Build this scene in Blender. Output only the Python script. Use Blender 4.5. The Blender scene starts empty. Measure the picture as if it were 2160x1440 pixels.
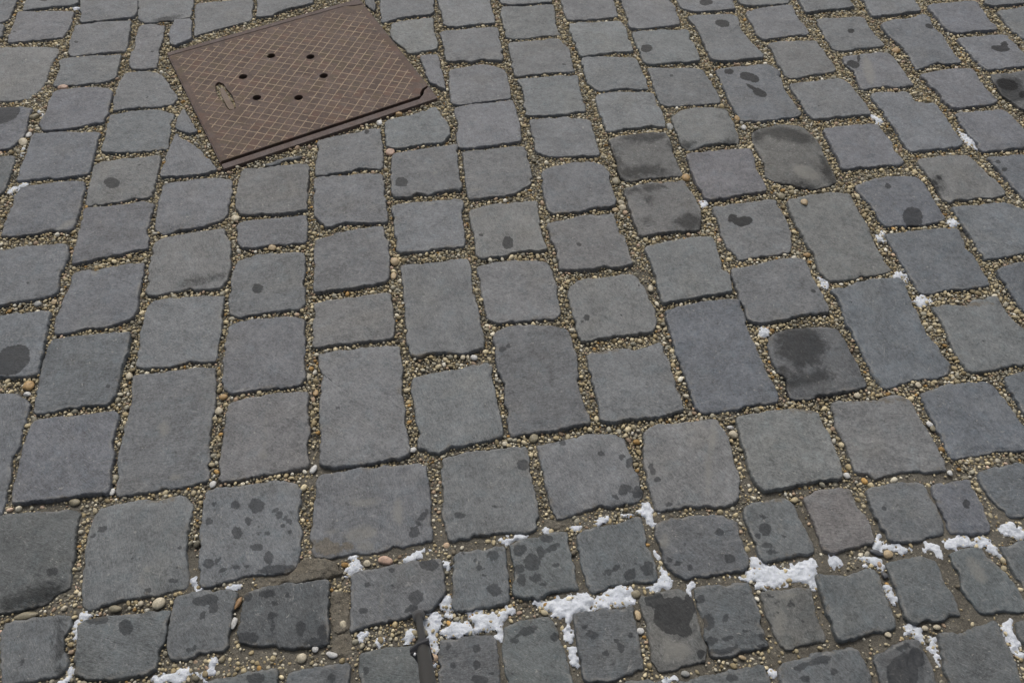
# traced outlines: key tone | outline in photo pixels | label | short reference
STONES = '''
A1 n|-70,-20 40,-20 32,5 20,40 0,47 -70,55||
A2 n|-80,60 4,50 5,65 0,78 -85,85||
A3 n|60,-30 168,-35 165,-5 160,9 110,14 50,21 47,18 52,0|cobblestone cut by the top edge with a dark blot, second from the left corner|top stone with the dark blot
A4 n|40,25 100,22 152,22 155,30 146,55 132,78 125,80 70,84 18,89 15,84 24,60 33,35||
A5 n|178,-30 296,-32 292,0 288,22 283,36 262,39 212,44 173,48 167,42 168,22||
A6 n|300,-35 412,-38 408,0 402,34 385,38 360,43 320,46 303,46 288,36 291,18|cobblestone on the top edge with a dark chamfered lower left corner|top stone with the dark chamfered corner
A7 n|412,8 440,3 480,0 525,-3 535,5 533,30 525,42 470,58 412,74 408,66 410,35||
A8 b|366,43 385,41 402,39 404,80 390,87 368,96 356,87 358,62|small narrow cobblestone just above the left corner of the rusty hatch|small stone above the hatch's left corner
A9 n|157,52 190,48 274,43 276,55 270,85 265,106 245,108 205,112 148,116 142,107 147,82 155,58||
A10 n|296,53 312,49 345,50 343,80 336,100 331,140 320,143 282,145 272,140 271,120 280,98 287,65|narrow upright cobblestone just left of the hatch's left corner|narrow upright stone left of the hatch
A11 w|-80,110 0,100 88,95 120,97 120,108 110,127 100,155 87,180 60,202 25,210 0,212 -85,218|large cobblestone at the left edge, its lower right corner worn to a wide curve|large curved stone at the left edge
A12 n|128,124 175,118 252,115 254,124 246,148 241,162 212,172 150,178 114,181 112,172 122,145||
A13 n|262,154 295,150 332,152 350,167 370,197 372,211 350,223 288,226 240,232 236,225 243,195 252,170|six sided cobblestone with one dark fleck, beside the hatch's left edge|six sided stone by the hatch
A14 b|110,194 150,186 220,183 237,192 234,208 229,230 220,257 200,259 160,267 100,274 86,271 82,260 95,236 105,205||
A15 b|235,240 287,231 333,228 367,237 360,262 356,285 352,311 325,315 275,321 225,319 214,315 220,285 228,252||
A16 b|386,228 397,240 410,265 415,276 395,279 372,271 369,262 375,243|small dark three cornered stone shard against the hatch's left edge|three cornered shard by the hatch
A17 b|-90,232 0,225 45,222 68,226 60,245 52,280 38,298 20,311 0,315 -90,322|cobblestone at the left edge half covered by a purplish wet patch|purplish wet stone at the left edge
A18 b|68,282 100,278 208,277 205,295 198,325 188,358 183,366 125,374 38,380 35,374 45,345 58,305||
A19 d|-90,328 0,325 27,324 30,333 22,362 14,384 0,408 -95,430||
A20 w|200,343 250,334 334,327 336,345 333,365 327,388 322,408 310,415 255,422 200,430 180,430 179,418 190,372|cobblestone bearing a single dark wet disc, below left of the hatch|stone with the lone dark disc
A21 n|371,281 385,290 425,318 452,347 455,357 430,366 345,373 336,368 340,355 352,322 362,298|triangular cobblestone wedged under the lower left side of the hatch|triangular stone by the hatch
E1 b|42,392 100,384 160,380 180,385 175,410 168,438 165,455 155,480 125,487 100,485 82,490 25,496 5,496 2,490 12,460 23,428 36,398|cobblestone near the left edge with a pale chip at its lower right corner|stone with the pale chipped corner
E2 b|180,437 225,432 300,422 322,424 322,435 315,460 312,480 312,520 288,527 225,540 175,552 152,555 151,545 160,510 172,460||
E3 n|345,383 400,376 462,371 487,376 489,397 485,422 477,452 455,468 415,480 350,491 330,484 325,477 328,447 335,412|cobblestone with a rough layered lower lip, left under the hatch's bottom corner|stone with the layered lower lip
E4 b|-90,535 0,524 75,515 135,512 144,520 140,545 125,580 125,607 112,620 100,625 70,629 25,637 0,643 -95,655||
E5 b|155,572 200,564 302,549 306,560 300,590 292,625 287,655 272,672 237,685 200,692 175,694 150,700 120,702 112,697 114,680 125,640 140,605|cobblestone with a pale dab on its upper edge, left part of the photo|stone with the pale dab
E6 w|325,510 337,504 400,490 470,481 480,497 487,515 486,540 482,580 475,597 457,607 400,610 350,617 315,622 307,615 312,585 317,540|cobblestone with a faint damp shadow across its lower half|stone with the faint damp shadow
E7 n|310,645 337,631 400,625 470,621 473,632 467,667 465,697 459,735 454,758 437,762 400,761 375,767 325,776 290,772 287,765 292,725 297,690 303,665||
E8 b|-90,668 0,663 50,657 105,656 103,675 95,715 88,750 82,778 75,789 40,794 0,797 -95,806|cobblestone at the left edge marked by a big dark wet oval|left edge stone with the big wet oval
E9 b|108,718 160,708 272,700 275,712 268,750 258,775 250,802 245,830 225,852 200,855 150,857 112,865 72,873 67,867 72,840 78,802 92,752||
B1 n|546,-20 655,-30 660,-5 658,7 615,17 582,27 575,33 543,35 541,25 542,0||
B2 d|772,-20 793,-20 793,5 792,16 790,23 778,15 770,5|dark sliver of cobblestone at the top edge, right of the hatch's top corner|dark sliver by the hatch's top corner
B3 n|798,-30 915,-30 917,0 915,22 907,30 890,32 840,38 812,46 804,45 802,28 800,0||
B4 w|827,47 865,40 909,36 914,45 917,67 922,82 922,100 902,105 885,109 862,111 855,102 845,95 830,84 822,72 825,55|five sided cobblestone close to the hatch's upper right edge|five sided stone right of the hatch
B5 n|922,-30 1032,-35 1035,0 1040,20 1044,47 1015,50 965,56 945,56 932,47 930,25||
B6 n|889,115 922,111 930,140 937,160 940,187 932,186 925,182 907,175 900,160 895,145 887,122|narrow pointed stone shard standing right of the hatch|pointed shard right of the hatch
B7 n|930,67 977,61 1047,57 1052,75 1060,107 1060,127 1037,127 1015,125 995,131 975,128 945,129 939,120 935,95||
B8 n|950,147 990,140 1020,136 1062,145 1072,170 1077,200 1072,207 1040,212 1000,216 957,219 951,210 947,175||
B9 n|962,223 1015,216 1078,210 1085,218 1095,250 1100,295 1095,299 1060,303 1020,309 985,312 965,308 962,290 965,262 958,235||
B10 n|815,256 865,242 917,226 930,242 945,257 950,280 940,292 935,300 890,305 840,311 817,310 814,295|cobblestone with a clipped lower right corner, directly under the hatch's right corner|stone under the hatch's right corner
B11 n|671,297 715,285 797,269 805,287 809,322 810,345 802,356 780,355 757,353 740,360 700,365 666,369 665,355 669,325|cobblestone against the hatch's lower rim with a tiny wet fleck near its top|stone with the tiny wet fleck
B12 n|826,335 835,322 877,315 962,303 965,322 968,355 974,390 973,405 952,401 930,405 902,412 880,406 867,415 835,416 826,410 825,370|cobblestone with a white crescent fleck and a dark smudge|stone with the white fleck
B13 w|976,323 985,318 1077,309 1108,309 1113,332 1121,360 1121,385 1100,400 1080,408 1015,418 990,419 985,412 980,370||
B14 w|510,358 540,352 600,347 645,344 650,352 649,390 648,440 640,444 600,449 540,453 512,452 498,443 496,425 500,392||
B15 d|558,345 605,330 640,325 622,334 596,339 585,346 560,350|flat dark shard of stone pinched under the hatch's lower rim|flat shard under the hatch
F1 n|503,470 540,463 590,458 645,452 649,465 648,500 640,510 590,514 540,520 515,521 502,511 498,490|low brick shaped half cobblestone, two below the hatch's bottom corner|low half stone under the hatch
F2 n|665,377 702,370 802,365 810,385 814,435 817,465 790,470 752,469 720,471 690,479 680,472 662,455 660,422 662,392||
F3 n|665,507 680,500 740,485 805,477 810,485 812,500 820,510 821,547 820,585 812,592 790,600 715,610 665,617 660,612 664,572 662,535||
F4 n|828,434 877,426 940,422 975,423 977,465 982,515 960,521 930,521 910,527 845,533 837,527 830,480 827,445||
F5 w|990,443 1002,435 1080,423 1130,421 1137,442 1142,485 1147,505 1154,518 1145,525 1080,535 1018,545 1005,535 998,510 990,475|cobblestone with one large and one small round wet spot, centre of the photo|stone with two round wet spots
F6 n|502,550 540,536 590,532 640,529 643,560 643,610 644,640 635,650 590,653 550,660 500,666 483,660 481,645 485,610 490,572|cobblestone with a single small wet spot beside its middle|stone with a single small wet spot
F7 w|665,638 715,628 822,618 828,635 831,672 831,705 822,713 765,720 700,728 665,732 660,725 661,690 662,655||
F8 n|846,556 890,551 987,541 993,560 995,585 1002,625 1010,650 1018,690 1024,718 1020,732 1002,740 977,747 952,748 925,743 902,744 880,753 864,748 860,735 856,705 853,650 850,610 846,575|tall plain slab in mid photo above a wide pebbly gap|tall slab above the wide gap
F9 n|1007,562 1040,552 1080,547 1130,545 1155,553 1167,572 1175,600 1177,625 1183,655 1168,671 1118,675 1080,678 1052,682 1028,676 1022,655 1015,615 1010,585||
F10 n|480,688 500,677 540,669 590,667 640,668 643,690 644,725 643,740 640,757 645,788 640,803 627,811 590,816 540,821 490,828 470,820 468,805 470,765 474,715||
C1 n|1052,-30 1160,-38 1165,-5 1160,5 1110,8 1080,11 1060,8 1055,2 1050,-10||
C2 n|1057,15 1100,12 1162,7 1170,17 1172,40 1178,58 1181,70 1167,73 1137,75 1117,79 1080,81 1066,75 1061,50||
C3 n|1072,92 1080,88 1120,84 1175,80 1187,87 1202,105 1207,130 1212,150 1180,152 1130,155 1092,160 1084,152 1076,120||
C4 n|1180,-35 1290,-35 1296,0 1302,25 1303,34 1267,38 1205,41 1194,38 1188,20 1184,0||
C5 n|1199,50 1230,45 1305,42 1317,52 1327,77 1335,100 1332,108 1292,110 1267,114 1230,119 1221,114 1212,87||
C6 n|1092,166 1155,161 1215,156 1222,177 1230,205 1237,232 1217,234 1200,240 1155,243 1115,244 1107,235 1103,220 1105,205 1099,182||
C7 n|1117,252 1155,247 1205,245 1245,252 1252,275 1260,300 1264,325 1230,327 1205,330 1167,329 1135,322 1127,305 1120,277||
C8 n|1227,122 1267,117 1340,120 1347,132 1360,155 1367,180 1366,188 1330,186 1310,185 1280,191 1265,192 1250,182 1237,172 1232,150||
C9 n|1258,198 1292,192 1372,193 1385,212 1395,232 1405,255 1402,267 1375,265 1345,269 1317,271 1287,276 1277,274 1270,252 1262,225||
C10 n|1300,-35 1405,-38 1415,0 1425,15 1432,37 1435,50 1405,55 1380,56 1345,60 1330,57 1325,45 1320,25 1308,0||
C11 n|1337,66 1380,62 1447,61 1455,75 1465,95 1475,117 1475,129 1430,131 1380,135 1365,134 1355,125 1347,102 1336,76|cobblestone with a dark ring spot beside its left edge, upper photo|ring spotted stone
C12 n|1367,142 1405,141 1477,143 1492,157 1510,187 1522,210 1517,215 1480,218 1442,220 1402,222 1392,215 1380,187 1372,160|cobblestone with one pinpoint dark hole near its top edge|stone with the pinpoint hole
C13 w|1417,240 1435,230 1480,224 1527,224 1542,240 1552,265 1560,287 1555,300 1517,302 1487,305 1470,312 1452,314 1437,302 1427,277 1416,250|worn brownish cobblestone with soft dark rounded corners|worn brownish stone
C14 v|1283,295 1305,287 1355,281 1405,279 1417,300 1427,332 1440,360 1442,368 1417,370 1367,375 1325,381 1312,375 1302,362 1298,335 1285,305|dirty brownish cobblestone streaked with soot, left of a cleaner grey one|sooty streaked stone
C15 n|1150,353 1200,342 1255,340 1277,350 1285,365 1290,388 1300,422 1295,435 1255,438 1230,444 1172,450 1157,442 1150,422 1143,388 1142,365||
C16 n|1448,327 1455,322 1505,316 1582,311 1590,328 1600,360 1612,385 1617,402 1580,408 1555,413 1525,419 1492,421 1480,410 1470,390 1458,360||
C17 n|1418,-38 1530,-40 1542,-10 1551,17 1525,20 1480,24 1450,20 1435,12 1427,0|cobblestone cut by the top edge with an almond shaped wet spot|top stone with the almond spot
C18 n|1452,35 1480,30 1552,31 1562,55 1580,82 1597,100 1612,117 1610,122 1575,124 1542,129 1505,127 1495,115 1482,85 1472,62 1458,45|tall cobblestone with one dark eye shaped wet ring near its top|stone with the eye shaped ring
C19 n|1545,-40 1655,-45 1665,-10 1664,6 1640,8 1600,11 1572,12 1560,5 1555,-5||
C20 n|1576,22 1600,16 1635,11 1670,9 1680,25 1695,47 1707,67 1700,72 1670,75 1620,82 1608,80 1597,72 1585,48 1575,32||
C21 b|1510,147 1530,142 1580,136 1620,135 1645,150 1652,180 1665,200 1680,222 1692,240 1677,246 1620,253 1585,256 1568,255 1558,245 1550,232 1537,207 1520,170|tall cobblestone splashed with a cluster of three dark wet spots|stone with three wet splashes
D1 n|1675,-45 1785,-50 1795,0 1803,14 1770,19 1732,22 1702,27 1695,18 1685,0||
D2 n|1727,37 1770,35 1820,34 1835,55 1850,72 1867,92 1845,98 1820,100 1770,106 1755,98 1742,77 1730,57 1725,47|cobblestone with a single small dark dot above its centre, upper right|stone with a single dark dot
D3 w|1622,92 1645,86 1670,86 1720,85 1732,97 1747,117 1762,137 1762,150 1720,156 1670,164 1657,157 1640,132 1630,110||
D4 n|1667,175 1702,170 1767,163 1790,172 1810,197 1827,220 1837,240 1807,242 1770,246 1720,250 1702,237 1690,217 1672,190|cobblestone with white grains and a tiny speck, right of the three wet splashes|stone with white grains
D5 n|1782,117 1815,113 1872,109 1890,122 1907,147 1922,167 1930,177 1895,183 1870,180 1827,187 1817,185 1807,165 1802,150 1785,137 1780,125|cobblestone with a curved flaked layer and a dark notch on its left|flaked layered stone
D6 w|1588,275 1600,268 1620,262 1670,260 1700,269 1720,290 1738,315 1752,345 1763,368 1765,380 1750,390 1720,397 1682,392 1640,381 1618,372 1612,345 1600,320 1588,300 1585,285|large oval worn boulder stone with a black rim and pale grey middle|large oval worn stone
D7 b|1737,272 1770,265 1807,260 1850,260 1862,272 1880,295 1892,317 1910,340 1900,346 1860,349 1820,354 1780,356 1770,342 1757,317 1745,292||
D8 n|1808,-50 1915,-55 1930,0 1942,22 1920,27 1882,31 1845,35 1835,25 1825,10 1815,-10||
D9 b|1859,50 1870,45 1907,37 1952,31 1965,42 1970,55 1990,75 2002,95 2017,117 2030,130 1995,134 1977,130 1955,140 1935,145 1927,135 1912,107 1890,85 1865,67|tall cobblestone with a small dark pit by its upper right edge|tall stone with the edge pit
D10 b|1957,10 1995,5 2055,2 2070,17 2085,37 2105,60 2070,64 2025,69 2002,65 1987,50 1970,30||
D11 b|2065,-50 2165,-55 2190,-10 2165,5 2120,10 2087,11 2077,5 2070,-15||
D12 b|2105,22 2130,18 2185,12 2225,55 2240,85 2190,92 2160,80 2140,68 2125,50 2110,32||
D13 b|2022,80 2070,75 2120,72 2135,85 2160,110 2180,132 2165,139 2120,142 2090,146 2067,135 2050,117 2030,95|cobblestone with a dark kite shaped splash, near the top right corner|stone with the kite shaped splash
D14 b|1942,157 1970,150 2010,144 2052,145 2065,162 2082,185 2097,202 2105,212 2085,220 2060,222 2015,229 2000,222 1982,200 1962,180 1947,165||
D15 b|1837,197 1857,192 1905,191 1920,197 1932,212 1967,215 1980,227 1995,247 2010,270 2030,297 2025,307 1995,312 1965,315 1930,319 1917,315 1907,300 1890,275 1867,240 1845,212|tall cobblestone with a bite of gravel out of its upper right edge|tall stone with the gravel bite
D16 d|2090,155 2130,152 2185,147 2230,200 2235,235 2190,236 2160,232 2130,212 2110,195 2097,172|cobblestone at the right edge with a large black wet hollow|right edge stone with the black hollow
D17 b|2017,241 2045,236 2117,231 2135,245 2152,262 2180,300 2165,309 2107,315 2080,319 2067,312 2055,295 2030,265||
D18 w|1937,337 1957,331 2035,324 2055,337 2080,360 2107,382 2122,405 2115,412 2070,418 2020,421 2005,427 1990,418 1970,388 1950,358|warm grey cobblestone with dark dashes along its left edge|warm stone with dark dashes
D19 b|2085,332 2110,328 2165,325 2230,350 2260,420 2200,425 2165,418 2150,408 2130,385 2108,358|cobblestone at the right edge with two small dark flecks|right edge stone with two flecks
G1 v|1315,397 1337,391 1362,387 1392,384 1442,382 1452,395 1465,417 1477,440 1480,472 1472,485 1430,489 1392,492 1360,497 1347,495 1342,480 1330,447 1320,415|cobblestone with a flaky upper edge and small pock marks below|flaky pock marked stone
G2 w|1156,470 1180,460 1230,452 1292,447 1297,460 1307,482 1320,502 1327,530 1335,555 1305,562 1255,566 1192,570 1180,567 1175,545 1165,510 1157,482|cobblestone with one tiny dark ring near its centre|stone with the tiny ring
G3 w|1200,605 1215,591 1255,585 1330,576 1345,585 1360,607 1372,630 1382,655 1385,680 1375,699 1330,705 1305,706 1267,712 1225,718 1217,697 1210,667 1200,630||
G4 n|1360,520 1392,512 1455,500 1502,497 1512,520 1522,550 1527,565 1537,577 1546,612 1540,616 1492,622 1442,632 1400,639 1392,625 1387,600 1372,555||
G5 w|1503,437 1525,432 1580,425 1632,419 1645,437 1662,467 1671,495 1669,520 1660,530 1620,538 1580,541 1560,545 1542,530 1527,510 1520,485 1510,457|cobblestone with a glistening dark pit in its upper half|stone with the glistening pit
G6 s|1402,655 1430,645 1492,635 1555,629 1565,647 1577,680 1587,712 1600,740 1612,765 1625,790 1640,820 1645,840 1635,848 1580,854 1550,865 1505,867 1478,871 1467,855 1455,825 1447,795 1437,775 1425,735 1415,700|tall blue grey slab left of the dark scuffed wet stone|blue slab left of the dark stone
G7 n|1042,705 1060,692 1090,686 1130,685 1180,690 1202,700 1208,725 1215,747 1222,790 1217,805 1230,835 1235,860 1245,880 1242,893 1205,900 1180,906 1130,912 1082,918 1075,910 1070,880 1065,845 1058,800 1050,780 1042,740|tall grey slab with faint damp flecks in its upper left corner|tall slab with faint damp flecks
G8 n|1240,750 1265,741 1300,732 1350,733 1385,721 1395,722 1405,745 1415,765 1422,792 1430,820 1440,845 1442,862 1417,872 1380,879 1330,885 1292,891 1267,885 1264,870 1255,827 1245,790||
H1 w|1661,420 1695,414 1745,405 1790,407 1802,425 1820,455 1837,482 1852,520 1867,545 1885,567 1870,575 1820,581 1795,587 1757,592 1740,582 1725,567 1717,540 1702,515 1687,490 1665,445|tall grey slab carrying a loose tan pebble at its upper left|slab with the loose tan pebble
H2 s|1805,387 1845,375 1907,365 1937,370 1952,385 1965,407 1980,430 1995,455 1992,462 1970,467 1935,475 1895,476 1870,476 1857,465 1845,442 1827,420 1810,400|cobblestone with a big round wet blister on its lower edge|blistered stone
H3 s|1872,492 1895,487 1945,482 1990,479 2020,482 2032,500 2045,525 2060,545 2075,570 2090,595 2085,601 2045,607 1995,614 1950,620 1937,610 1925,592 1910,567 1892,535 1875,507||
H4 s|2010,437 2032,432 2085,428 2132,427 2160,440 2215,505 2200,525 2155,533 2120,540 2082,545 2070,530 2045,490 2025,462||
H5 n|1544,565 1570,562 1600,555 1657,544 1695,546 1707,565 1717,587 1732,612 1742,630 1752,657 1707,661 1670,670 1640,677 1600,682 1580,675 1570,650 1560,630 1555,610 1545,590||
H6 s|1752,610 1782,604 1820,592 1890,586 1907,595 1917,615 1927,640 1942,670 1957,700 1977,720 1990,742 2005,760 2007,787 1995,793 1932,797 1907,807 1870,816 1860,814 1845,790 1827,760 1810,722 1790,690 1767,630|tall blue grey slab right of the dark scuffed wet stone|blue slab right of the dark stone
H7 n|1962,645 1995,640 2040,642 2057,630 2102,623 2110,635 2127,660 2147,680 2200,725 2215,755 2165,767 2115,775 2055,784 2042,780 2025,757 2005,720 1985,675|cobblestone with a dented upper edge and a black speck, right edge|right stone with the dented upper edge
H8 s|2102,567 2120,560 2165,554 2225,600 2235,640 2190,650 2160,655 2140,632 2122,597 2103,580||
H9 d|1623,705 1640,694 1657,690 1707,686 1745,683 1770,690 1782,710 1795,735 1807,755 1822,790 1830,812 1812,820 1780,826 1745,832 1727,833 1712,841 1670,838 1662,828 1660,800 1642,785 1630,755 1620,725|dark scuffed wet cobblestone between two tall blue grey slabs|dark scuffed wet stone
I1 b|-95,838 0,826 30,827 60,847 57,870 45,912 35,945 22,962 20,1010 10,1045 5,1070 0,1082 -100,1095||
I2 b|67,886 100,880 162,874 240,865 250,870 245,895 238,925 240,950 236,990 232,1035 220,1043 175,1046 125,1052 62,1060 27,1063 23,1057 30,1020 42,960 55,917||
I3 n|280,793 325,786 375,780 452,771 455,795 453,845 447,882 442,907 442,957 441,1007 425,1015 375,1025 325,1035 250,1046 242,1042 245,995 250,950 262,900 275,852 277,830|tall grey slab at lower left, pale scuffs low on its face|tall slab with pale scuffs
I4 w|480,855 487,846 540,833 590,828 645,825 650,840 650,870 655,900 651,932 655,970 647,987 615,992 565,1000 540,1003 490,1012 468,1014 461,1008 462,970 467,927 472,890|brown tinged cobblestone with pale vertical scratches in its lower middle|brown tinged scratched stone
J1 n|671,744 690,739 740,731 815,726 840,727 846,745 849,782 847,820 855,857 856,895 861,932 864,952 852,962 815,972 765,980 715,985 680,984 672,970 676,920 671,880 672,845 677,790 670,770|tall slab with two tiny dark pinholes left of its middle|slab with the pinholes
J2 n|870,797 885,792 915,782 965,774 1027,762 1035,770 1037,792 1045,827 1055,870 1060,915 1045,925 1015,932 965,940 940,950 915,955 897,947 882,942 882,917 877,885 872,845 867,820||
J3 n|665,1010 680,998 765,985 840,980 900,978 902,1002 907,1032 909,1080 910,1100 912,1130 902,1142 852,1152 830,1150 805,1163 745,1167 695,1175 662,1172 655,1160 656,1120 660,1075 664,1040|wide cobblestone with a broken pale and brown lower left corner|stone with the broken pale corner
J4 n|930,967 945,961 1015,945 1080,940 1108,938 1115,960 1117,990 1127,1007 1131,1042 1135,1080 1135,1112 1115,1120 1090,1122 1052,1121 1027,1128 1002,1127 965,1140 945,1138 937,1110 932,1080 935,1032 928,990|big square cobblestone with a tiny pale chip near its centre|big stone with the tiny pale chip
J5 n|430,1042 440,1032 475,1025 540,1016 590,1011 615,1015 632,1025 634,1040 628,1065 630,1080 635,1117 634,1155 630,1177 622,1195 602,1207 540,1212 475,1227 427,1238 420,1225 417,1167 420,1117 425,1080|big cobblestone speckled with many separate dark wet blotches|big stone with many wet blotches
K1 n|1134,935 1162,930 1205,920 1255,912 1300,911 1317,920 1327,945 1335,970 1333,985 1345,1000 1357,1032 1356,1048 1330,1061 1292,1069 1265,1066 1230,1076 1215,1082 1195,1090 1175,1093 1168,1083 1160,1060 1150,1020 1142,985 1135,955|big cobblestone with a rounded damp lower right corner touching snow|big stone with the damp rounded corner
K2 l|1355,912 1380,895 1425,892 1470,887 1490,882 1515,885 1525,907 1540,927 1545,957 1555,990 1562,1020 1560,1040 1552,1061 1517,1067 1492,1066 1430,1072 1392,1076 1382,1070 1372,1040 1362,1002 1357,960|big cobblestone with a pale vertical streak down its right side|stone with the pale streak
K3 l|1552,882 1567,875 1620,866 1665,860 1695,864 1727,870 1732,885 1750,917 1767,955 1775,990 1775,1007 1755,1011 1720,1017 1670,1025 1620,1033 1605,1030 1587,1012 1580,985 1567,940 1555,905|big light grey cobblestone with a pale oval mark on it|light stone with the pale oval
K4 l|1756,850 1770,844 1845,839 1870,831 1907,835 1925,847 1937,870 1955,900 1975,932 1990,960 2002,982 2000,990 1952,997 1920,996 1882,1000 1845,1007 1832,999 1805,992 1795,965 1780,930 1762,890|big light grey grainy cobblestone, widest in the lower right|light grainy stone
K5 s|1942,827 1965,820 2007,806 2045,801 2082,804 2100,817 2117,837 2135,862 2150,882 2175,915 2185,940 2160,948 2095,952 2045,963 2020,967 2007,962 1990,927 1970,890 1952,852|big blue grey cobblestone with one tan grain lying on it|blue stone with the tan grain
K6 s|2122,792 2140,787 2190,780 2240,830 2255,880 2215,890 2185,882 2160,868 2140,835 2120,808||
L1 x|1700,1045 1732,1030 1770,1024 1790,1025 1800,1040 1812,1070 1827,1085 1837,1112 1846,1140 1825,1147 1815,1152 1770,1162 1737,1161 1727,1137 1710,1087 1698,1055|small warm brownish grey cobblestone, the brownest at lower right|small brownish stone
L2 n|1829,1032 1857,1020 1920,1015 1937,1014 1952,1025 1965,1050 1980,1080 1994,1107 1995,1125 1982,1130 1957,1134 1940,1140 1915,1140 1882,1141 1870,1130 1857,1107 1842,1080 1834,1055||
L3 s|1966,1025 1982,1017 2045,1010 2055,1027 2070,1055 2082,1085 2091,1112 2089,1123 2050,1127 2010,1125 2002,1115 1992,1087 1977,1055|small blue grey cobblestone with one round wet spot, lower right|small blue stone with the wet spot
L4 s|2064,995 2082,987 2165,975 2225,1010 2240,1060 2200,1085 2160,1090 2132,1089 2122,1080 2107,1065 2082,1035 2065,1010||
L5 g|1570,1070 1580,1062 1620,1050 1652,1047 1670,1055 1682,1075 1695,1102 1707,1130 1720,1157 1712,1164 1670,1172 1645,1180 1612,1186 1605,1182 1597,1165 1587,1142 1577,1110 1568,1085|small cobblestone with a stack of dark wet marks down its middle|stone with the stacked wet marks
O1 g|1382,1105 1395,1095 1455,1087 1525,1084 1537,1092 1557,1100 1560,1127 1570,1150 1580,1175 1580,1195 1555,1205 1525,1207 1492,1214 1450,1217 1425,1210 1405,1190 1395,1162 1385,1130|wide cobblestone with a pale worn patch on its upper left corner|stone with the pale worn corner
O2 g|1217,1127 1255,1110 1305,1100 1350,1087 1357,1105 1367,1137 1377,1167 1387,1200 1387,1220 1367,1227 1342,1230 1300,1231 1277,1242 1252,1249 1242,1240 1232,1210 1225,1177|cobblestone with dark wet patches only along its lower edge|stone wet along its lower edge
O3 g|1076,1146 1118,1133 1165,1122 1197,1122 1200,1145 1207,1167 1215,1210 1220,1235 1220,1242 1192,1247 1135,1262 1120,1259 1088,1257 1083,1240 1083,1200 1077,1167|cobblestone nearly covered by blotchy angular wet stains|stone covered in blotchy stains
O4 g|955,1172 965,1162 1015,1155 1060,1150 1067,1165 1072,1205 1076,1262 1070,1270 1040,1277 1002,1284 970,1291 957,1287 952,1255 955,1210|upright cobblestone with a wet upper right corner and faint marks, beside snow|wet cornered upright stone
N1 g|738,1215 752,1205 815,1192 877,1180 925,1176 932,1190 937,1217 940,1245 925,1265 915,1282 877,1295 815,1310 777,1319 740,1330 736,1322 736,1270|wide cobblestone the tripod tip rests against, wet oval at its upper right|wide stone by the tripod tip
N2 d|520,1250 540,1243 590,1232 665,1224 694,1223 693,1255 692,1295 696,1330 693,1355 652,1363 602,1366 540,1362 515,1360 502,1352 499,1330 508,1285 515,1262|dark tilted cobblestone with a triangular wet mark|dark stone with the triangular mark
M1 d|-100,1098 0,1085 50,1077 100,1073 155,1072 168,1080 160,1117 155,1180 150,1235 138,1243 120,1252 100,1272 50,1282 0,1291 -105,1305|big dark cobblestone at the lower left edge with a scooped corner|big dark stone at the left edge
M2 n|200,1078 212,1068 305,1052 332,1052 365,1041 390,1044 405,1060 403,1082 395,1130 391,1180 395,1220 387,1238 345,1250 275,1262 225,1272 207,1280 180,1281 169,1270 173,1205 183,1130 194,1090|big cobblestone with one wet dab at upper left and a faint pale oval|big stone with the faint pale oval
M3 g|2,1328 12,1312 50,1305 112,1297 147,1295 150,1312 140,1340 137,1367 142,1387 135,1412 112,1427 60,1437 5,1445 0,1420 -3,1370|cobblestone in the bottom left corner with a dark sunken right flank|bottom left corner stone
M4 g|163,1320 180,1305 200,1300 225,1293 325,1287 357,1285 360,1295 352,1325 347,1355 337,1375 335,1412 312,1420 250,1430 182,1432 152,1423 150,1405 157,1367|cobblestone with one large dark stain and snow at its upper left corner|stone with the large dark stain
M5 g|369,1257 400,1249 450,1241 497,1244 495,1270 487,1310 480,1345 477,1367 450,1375 412,1382 375,1392 355,1387 351,1375 353,1340 360,1300|upright cobblestone with damp smudges near its top, bottom left area|upright stone with damp smudges
M6 g|430,1440 475,1427 540,1412 582,1407 585,1440 590,1500 425,1515||
N4 g|597,1445 605,1420 615,1412 640,1408 732,1396 735,1440 738,1510 590,1520||
N5 g|757,1375 780,1370 865,1354 885,1357 900,1375 915,1410 920,1440 925,1510 760,1520 756,1440|cobblestone partly hidden behind the tripod leg, bottom edge|stone behind the tripod leg
N6 g|925,1350 935,1342 990,1337 1035,1335 1050,1345 1053,1380 1055,1440 1058,1520 930,1525 925,1440 923,1390|cobblestone with dark blurs just right of the tripod clamp, snow above|stone right of the tripod clamp
N7 g|1063,1325 1080,1312 1117,1302 1147,1297 1162,1302 1180,1330 1192,1367 1205,1430 1212,1500 1070,1520 1065,1440 1060,1370||
O5 g|1208,1297 1230,1290 1280,1280 1332,1276 1337,1295 1345,1330 1355,1380 1360,1407 1330,1422 1292,1435 1240,1437 1230,1422 1225,1392 1212,1335|mottled cobblestone with many small damp smudges below the long snow strip|mottled stone below the snow strip
O6 v|1350,1257 1375,1249 1430,1240 1450,1247 1462,1260 1470,1295 1480,1330 1492,1360 1490,1397 1455,1406 1430,1412 1395,1415 1382,1402 1372,1367 1362,1317|upright cobblestone with its upper half soaked black|black soaked stone
O7 g|1465,1242 1480,1235 1517,1230 1575,1227 1587,1245 1600,1277 1610,1320 1617,1345 1622,1362 1605,1370 1567,1375 1542,1384 1505,1384 1495,1367 1485,1325 1472,1282|cobblestone dotted with several grey wet ovals, right of the black soaked one|stone with several wet ovals
O8 g|1430,1437 1455,1427 1530,1415 1567,1405 1610,1401 1620,1415 1632,1450 1645,1500 1440,1520||
O9 g|1318,1437 1350,1433 1395,1433 1400,1450 1405,1510 1320,1515||
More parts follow.
